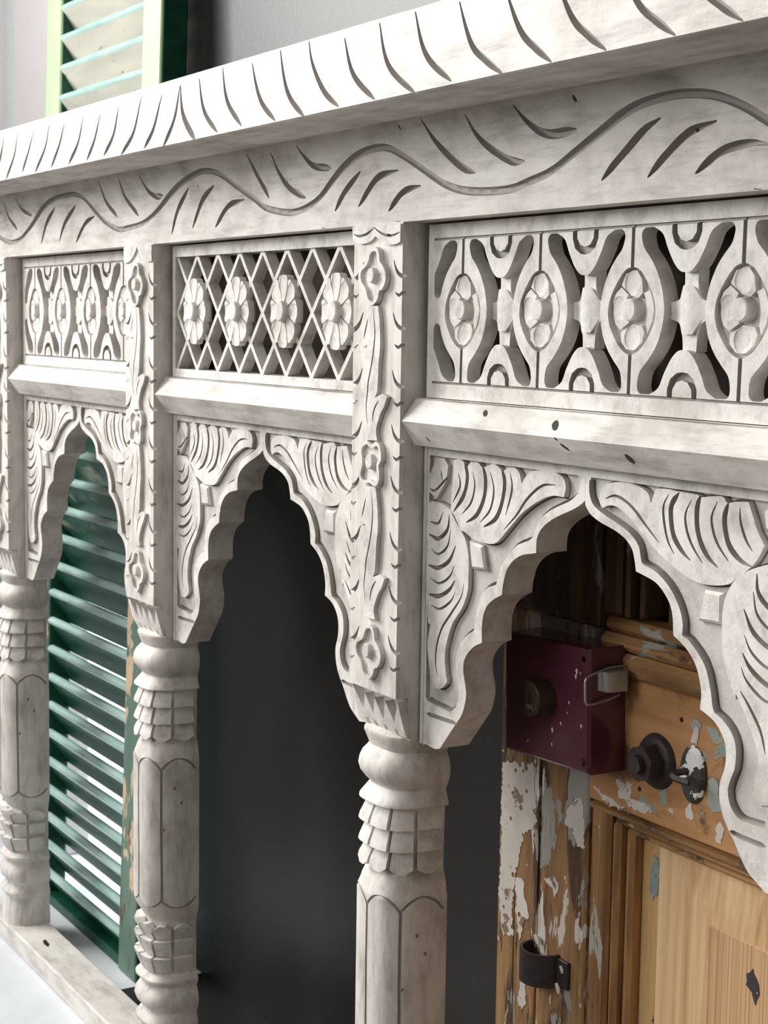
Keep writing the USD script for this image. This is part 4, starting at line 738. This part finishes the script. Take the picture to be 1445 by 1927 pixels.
put('paint_flake', plate(Polygon(q), -.0006, .0004), FLAKE, ES, smooth=False)
SR = group('iron_strap', DO, at=(.0300 - D0, -.002, -.5180 - DZ), label='bent dark iron strap curling off the left stile')
arc = [(math.cos(t) * .0165, math.sin(t) * -.0150) for t in np.linspace(math.radians(-10), math.radians(200), 28)]
band = LineString(arc).buffer(.0011, cap_style=2)
put('band', CrossSection(rings(band), FillRule.EvenOdd).extrude(.0235).translate((0, 0, -.012)), IRON, SR)
put('fixing_tab', bbox(.0155, .0300, -.001, .0018, -.010, .010, .0006), IRON, SR)
for x, z, w_, h_ in ((.020, -.011, .006, .007), (.024, .004, .005, .005), (-.006, .016, .007, .006)):
    put('paint_flake', Manifold.hull_points(np.array([(x + w_ * a, -.001 - .002 * abs(math.sin(3 * i)), z + h_ * b) for i, (a, b) in enumerate(((-.5, -.2), (-.1, -.6), (.4, -.5), (.5, .1), (.1, .6), (-.4, .4)))] + [(x, .002, z)])), FLAKE, SR, smooth=False)
for x, z in ((.1275, -.3665), (.108, -.352), (.2005, -.304), (.166, -.312)):
    dput('nail_hole', cyl((x, ya - .0003, z), .0016, .002, n=12), BLACK)

# torn remnants of old paint still stuck to the door, each a thin skin of its own
SKIN = layered('old_paint_skin', ((1, 1, 1), 30.0, [(0.3, (0.50, 0.45, 0.40)), (0.6, (0.62, 0.57, 0.52)), (0.85, (0.70, 0.66, 0.61))]), [((2, 2, 2), 28.0, 0.60, 0.02, (0.22, 0.15, 0.10))], rough=0.6, bump=0.4)
SKIN_G = plain('grey_green_paint_skin', (0.33, 0.37, 0.33), 0.6, vary=0.15, scale=120, bump=0.2)
SKIN_B = plain('blue_grey_paint_skin', (0.22, 0.30, 0.31), 0.6, vary=0.2, scale=120, bump=0.2)
STAIN = plain('dark_knot', (0.04, 0.035, 0.04), 0.7, vary=0.3, scale=200)
def torn(poly, seed):
    """outline with a ragged edge"""
    r = np.random.default_rng(seed); p = np.array(poly); out = []
    for a, b in zip(p, np.roll(p, -1, 0)):
        n = max(2, int(np.linalg.norm(b - a) / .0022)); d = np.array([-(b - a)[1], (b - a)[0]]) / max(np.linalg.norm(b - a), 1e-6)
        for t in np.linspace(0, 1, n, endpoint=False): out.append(a + (b - a) * t + d * r.normal(0, .0009))
    g = Polygon(out).buffer(0)
    g = max(getattr(g, 'geoms', [g]), key=lambda q: q.area)
    holes = [Point(*(np.array([g.bounds[0], g.bounds[1]]) + r.random(2) * np.array([g.bounds[2] - g.bounds[0], g.bounds[3] - g.bounds[1]]))).buffer(r.uniform(.0008, .0022), 3) for _ in range(int(g.area * 9000))]
    return g.difference(unary_union(holes)) if holes else g
for k, (mt, y, pts) in enumerate((
    (SKIN, .11, [[-0.0278, -0.3845], [0.0103, -0.3771], [0.0123, -0.3937], [0.017, -0.4167], [0.0098, -0.4256], [0.0002, -0.4322], [-0.0072, -0.4621], [-0.0108, -0.4873], [-0.0092, -0.5109], [-0.0234, -0.5136], [-0.0277, -0.4926], [-0.0272, -0.4357]]),
    (SKIN, .11, [[-0.0083, -0.4665], [0.0016, -0.4655], [0.0056, -0.4821], [0.0098, -0.4887], [0.003, -0.4989], [-0.0011, -0.5123], [-0.0059, -0.4937]]),
    (SKIN, .11, [[0.0582, -0.3897], [0.0689, -0.3888], [0.0717, -0.4236], [0.0645, -0.4227], [0.0568, -0.4127], [0.0482, -0.4094], [0.0526, -0.3987]]),
    (SKIN, .11, [[0.1035, -0.3657], [0.1201, -0.3649], [0.1178, -0.3744], [0.1341, -0.3745], [0.1422, -0.3787], [0.1264, -0.3822], [0.1069, -0.3772]]),
    (SKIN, .11, [[0.0272, -0.4577], [0.0395, -0.4521], [0.0441, -0.4576], [0.0402, -0.4673], [0.0368, -0.4614]]),
    (SKIN, .11, [[0.0001, -0.542], [0.0068, -0.5417], [0.0087, -0.557], [0.0024, -0.5654], [-0.0019, -0.5569]]),
    (SKIN, .110, [[0.0788, -0.3764], [0.0973, -0.3798], [0.1171, -0.3845], [0.1180, -0.3855], [0.1000, -0.3850], [0.0921, -0.3840]]),
    (SKIN_B, .1268, [[0.1232, -0.414], [0.1300, -0.4147], [0.1312, -0.4246], [0.1290, -0.438], [0.1255, -0.4443], [0.1225, -0.4414], [0.1228, -0.4268]]),
    (SKIN_G, .11, [[0.1893, -0.3116], [0.1999, -0.3126], [0.205, -0.3181], [0.1969, -0.3193], [0.192, -0.3167]]),
    (SKIN_G, .11, [[0.1949, -0.3432], [0.2016, -0.3429], [0.202, -0.3511], [0.2087, -0.3511], [0.2072, -0.3588], [0.197, -0.3642], [0.1928, -0.3585]]),
    (SKIN_G, .11, [[0.176, -0.3091], [0.1834, -0.3095], [0.1836, -0.3142], [0.1788, -0.3166], [0.1747, -0.3141]]),
    (SKIN, .11, [[0.1725, -0.3672], [0.1773, -0.3626], [0.1806, -0.3685], [0.1779, -0.3744], [0.1739, -0.3737]]),
    (SKIN, .11, [[0.1999, -0.3735], [0.2048, -0.3671], [0.2079, -0.3713], [0.2066, -0.3817], [0.2027, -0.3811]]),
    (STAIN, .1185, [[0.2237, -0.4592], [0.2286, -0.4548], [0.2325, -0.4582], [0.2344, -0.4682], [0.233, -0.4761], [0.2285, -0.4697], [0.2237, -0.466]]))):
    g = torn(pts, 40 + k)
    dput('knot' if mt is STAIN else 'paint_skin', plate(g, y - .00035, y + .0002), mt, smooth=False)
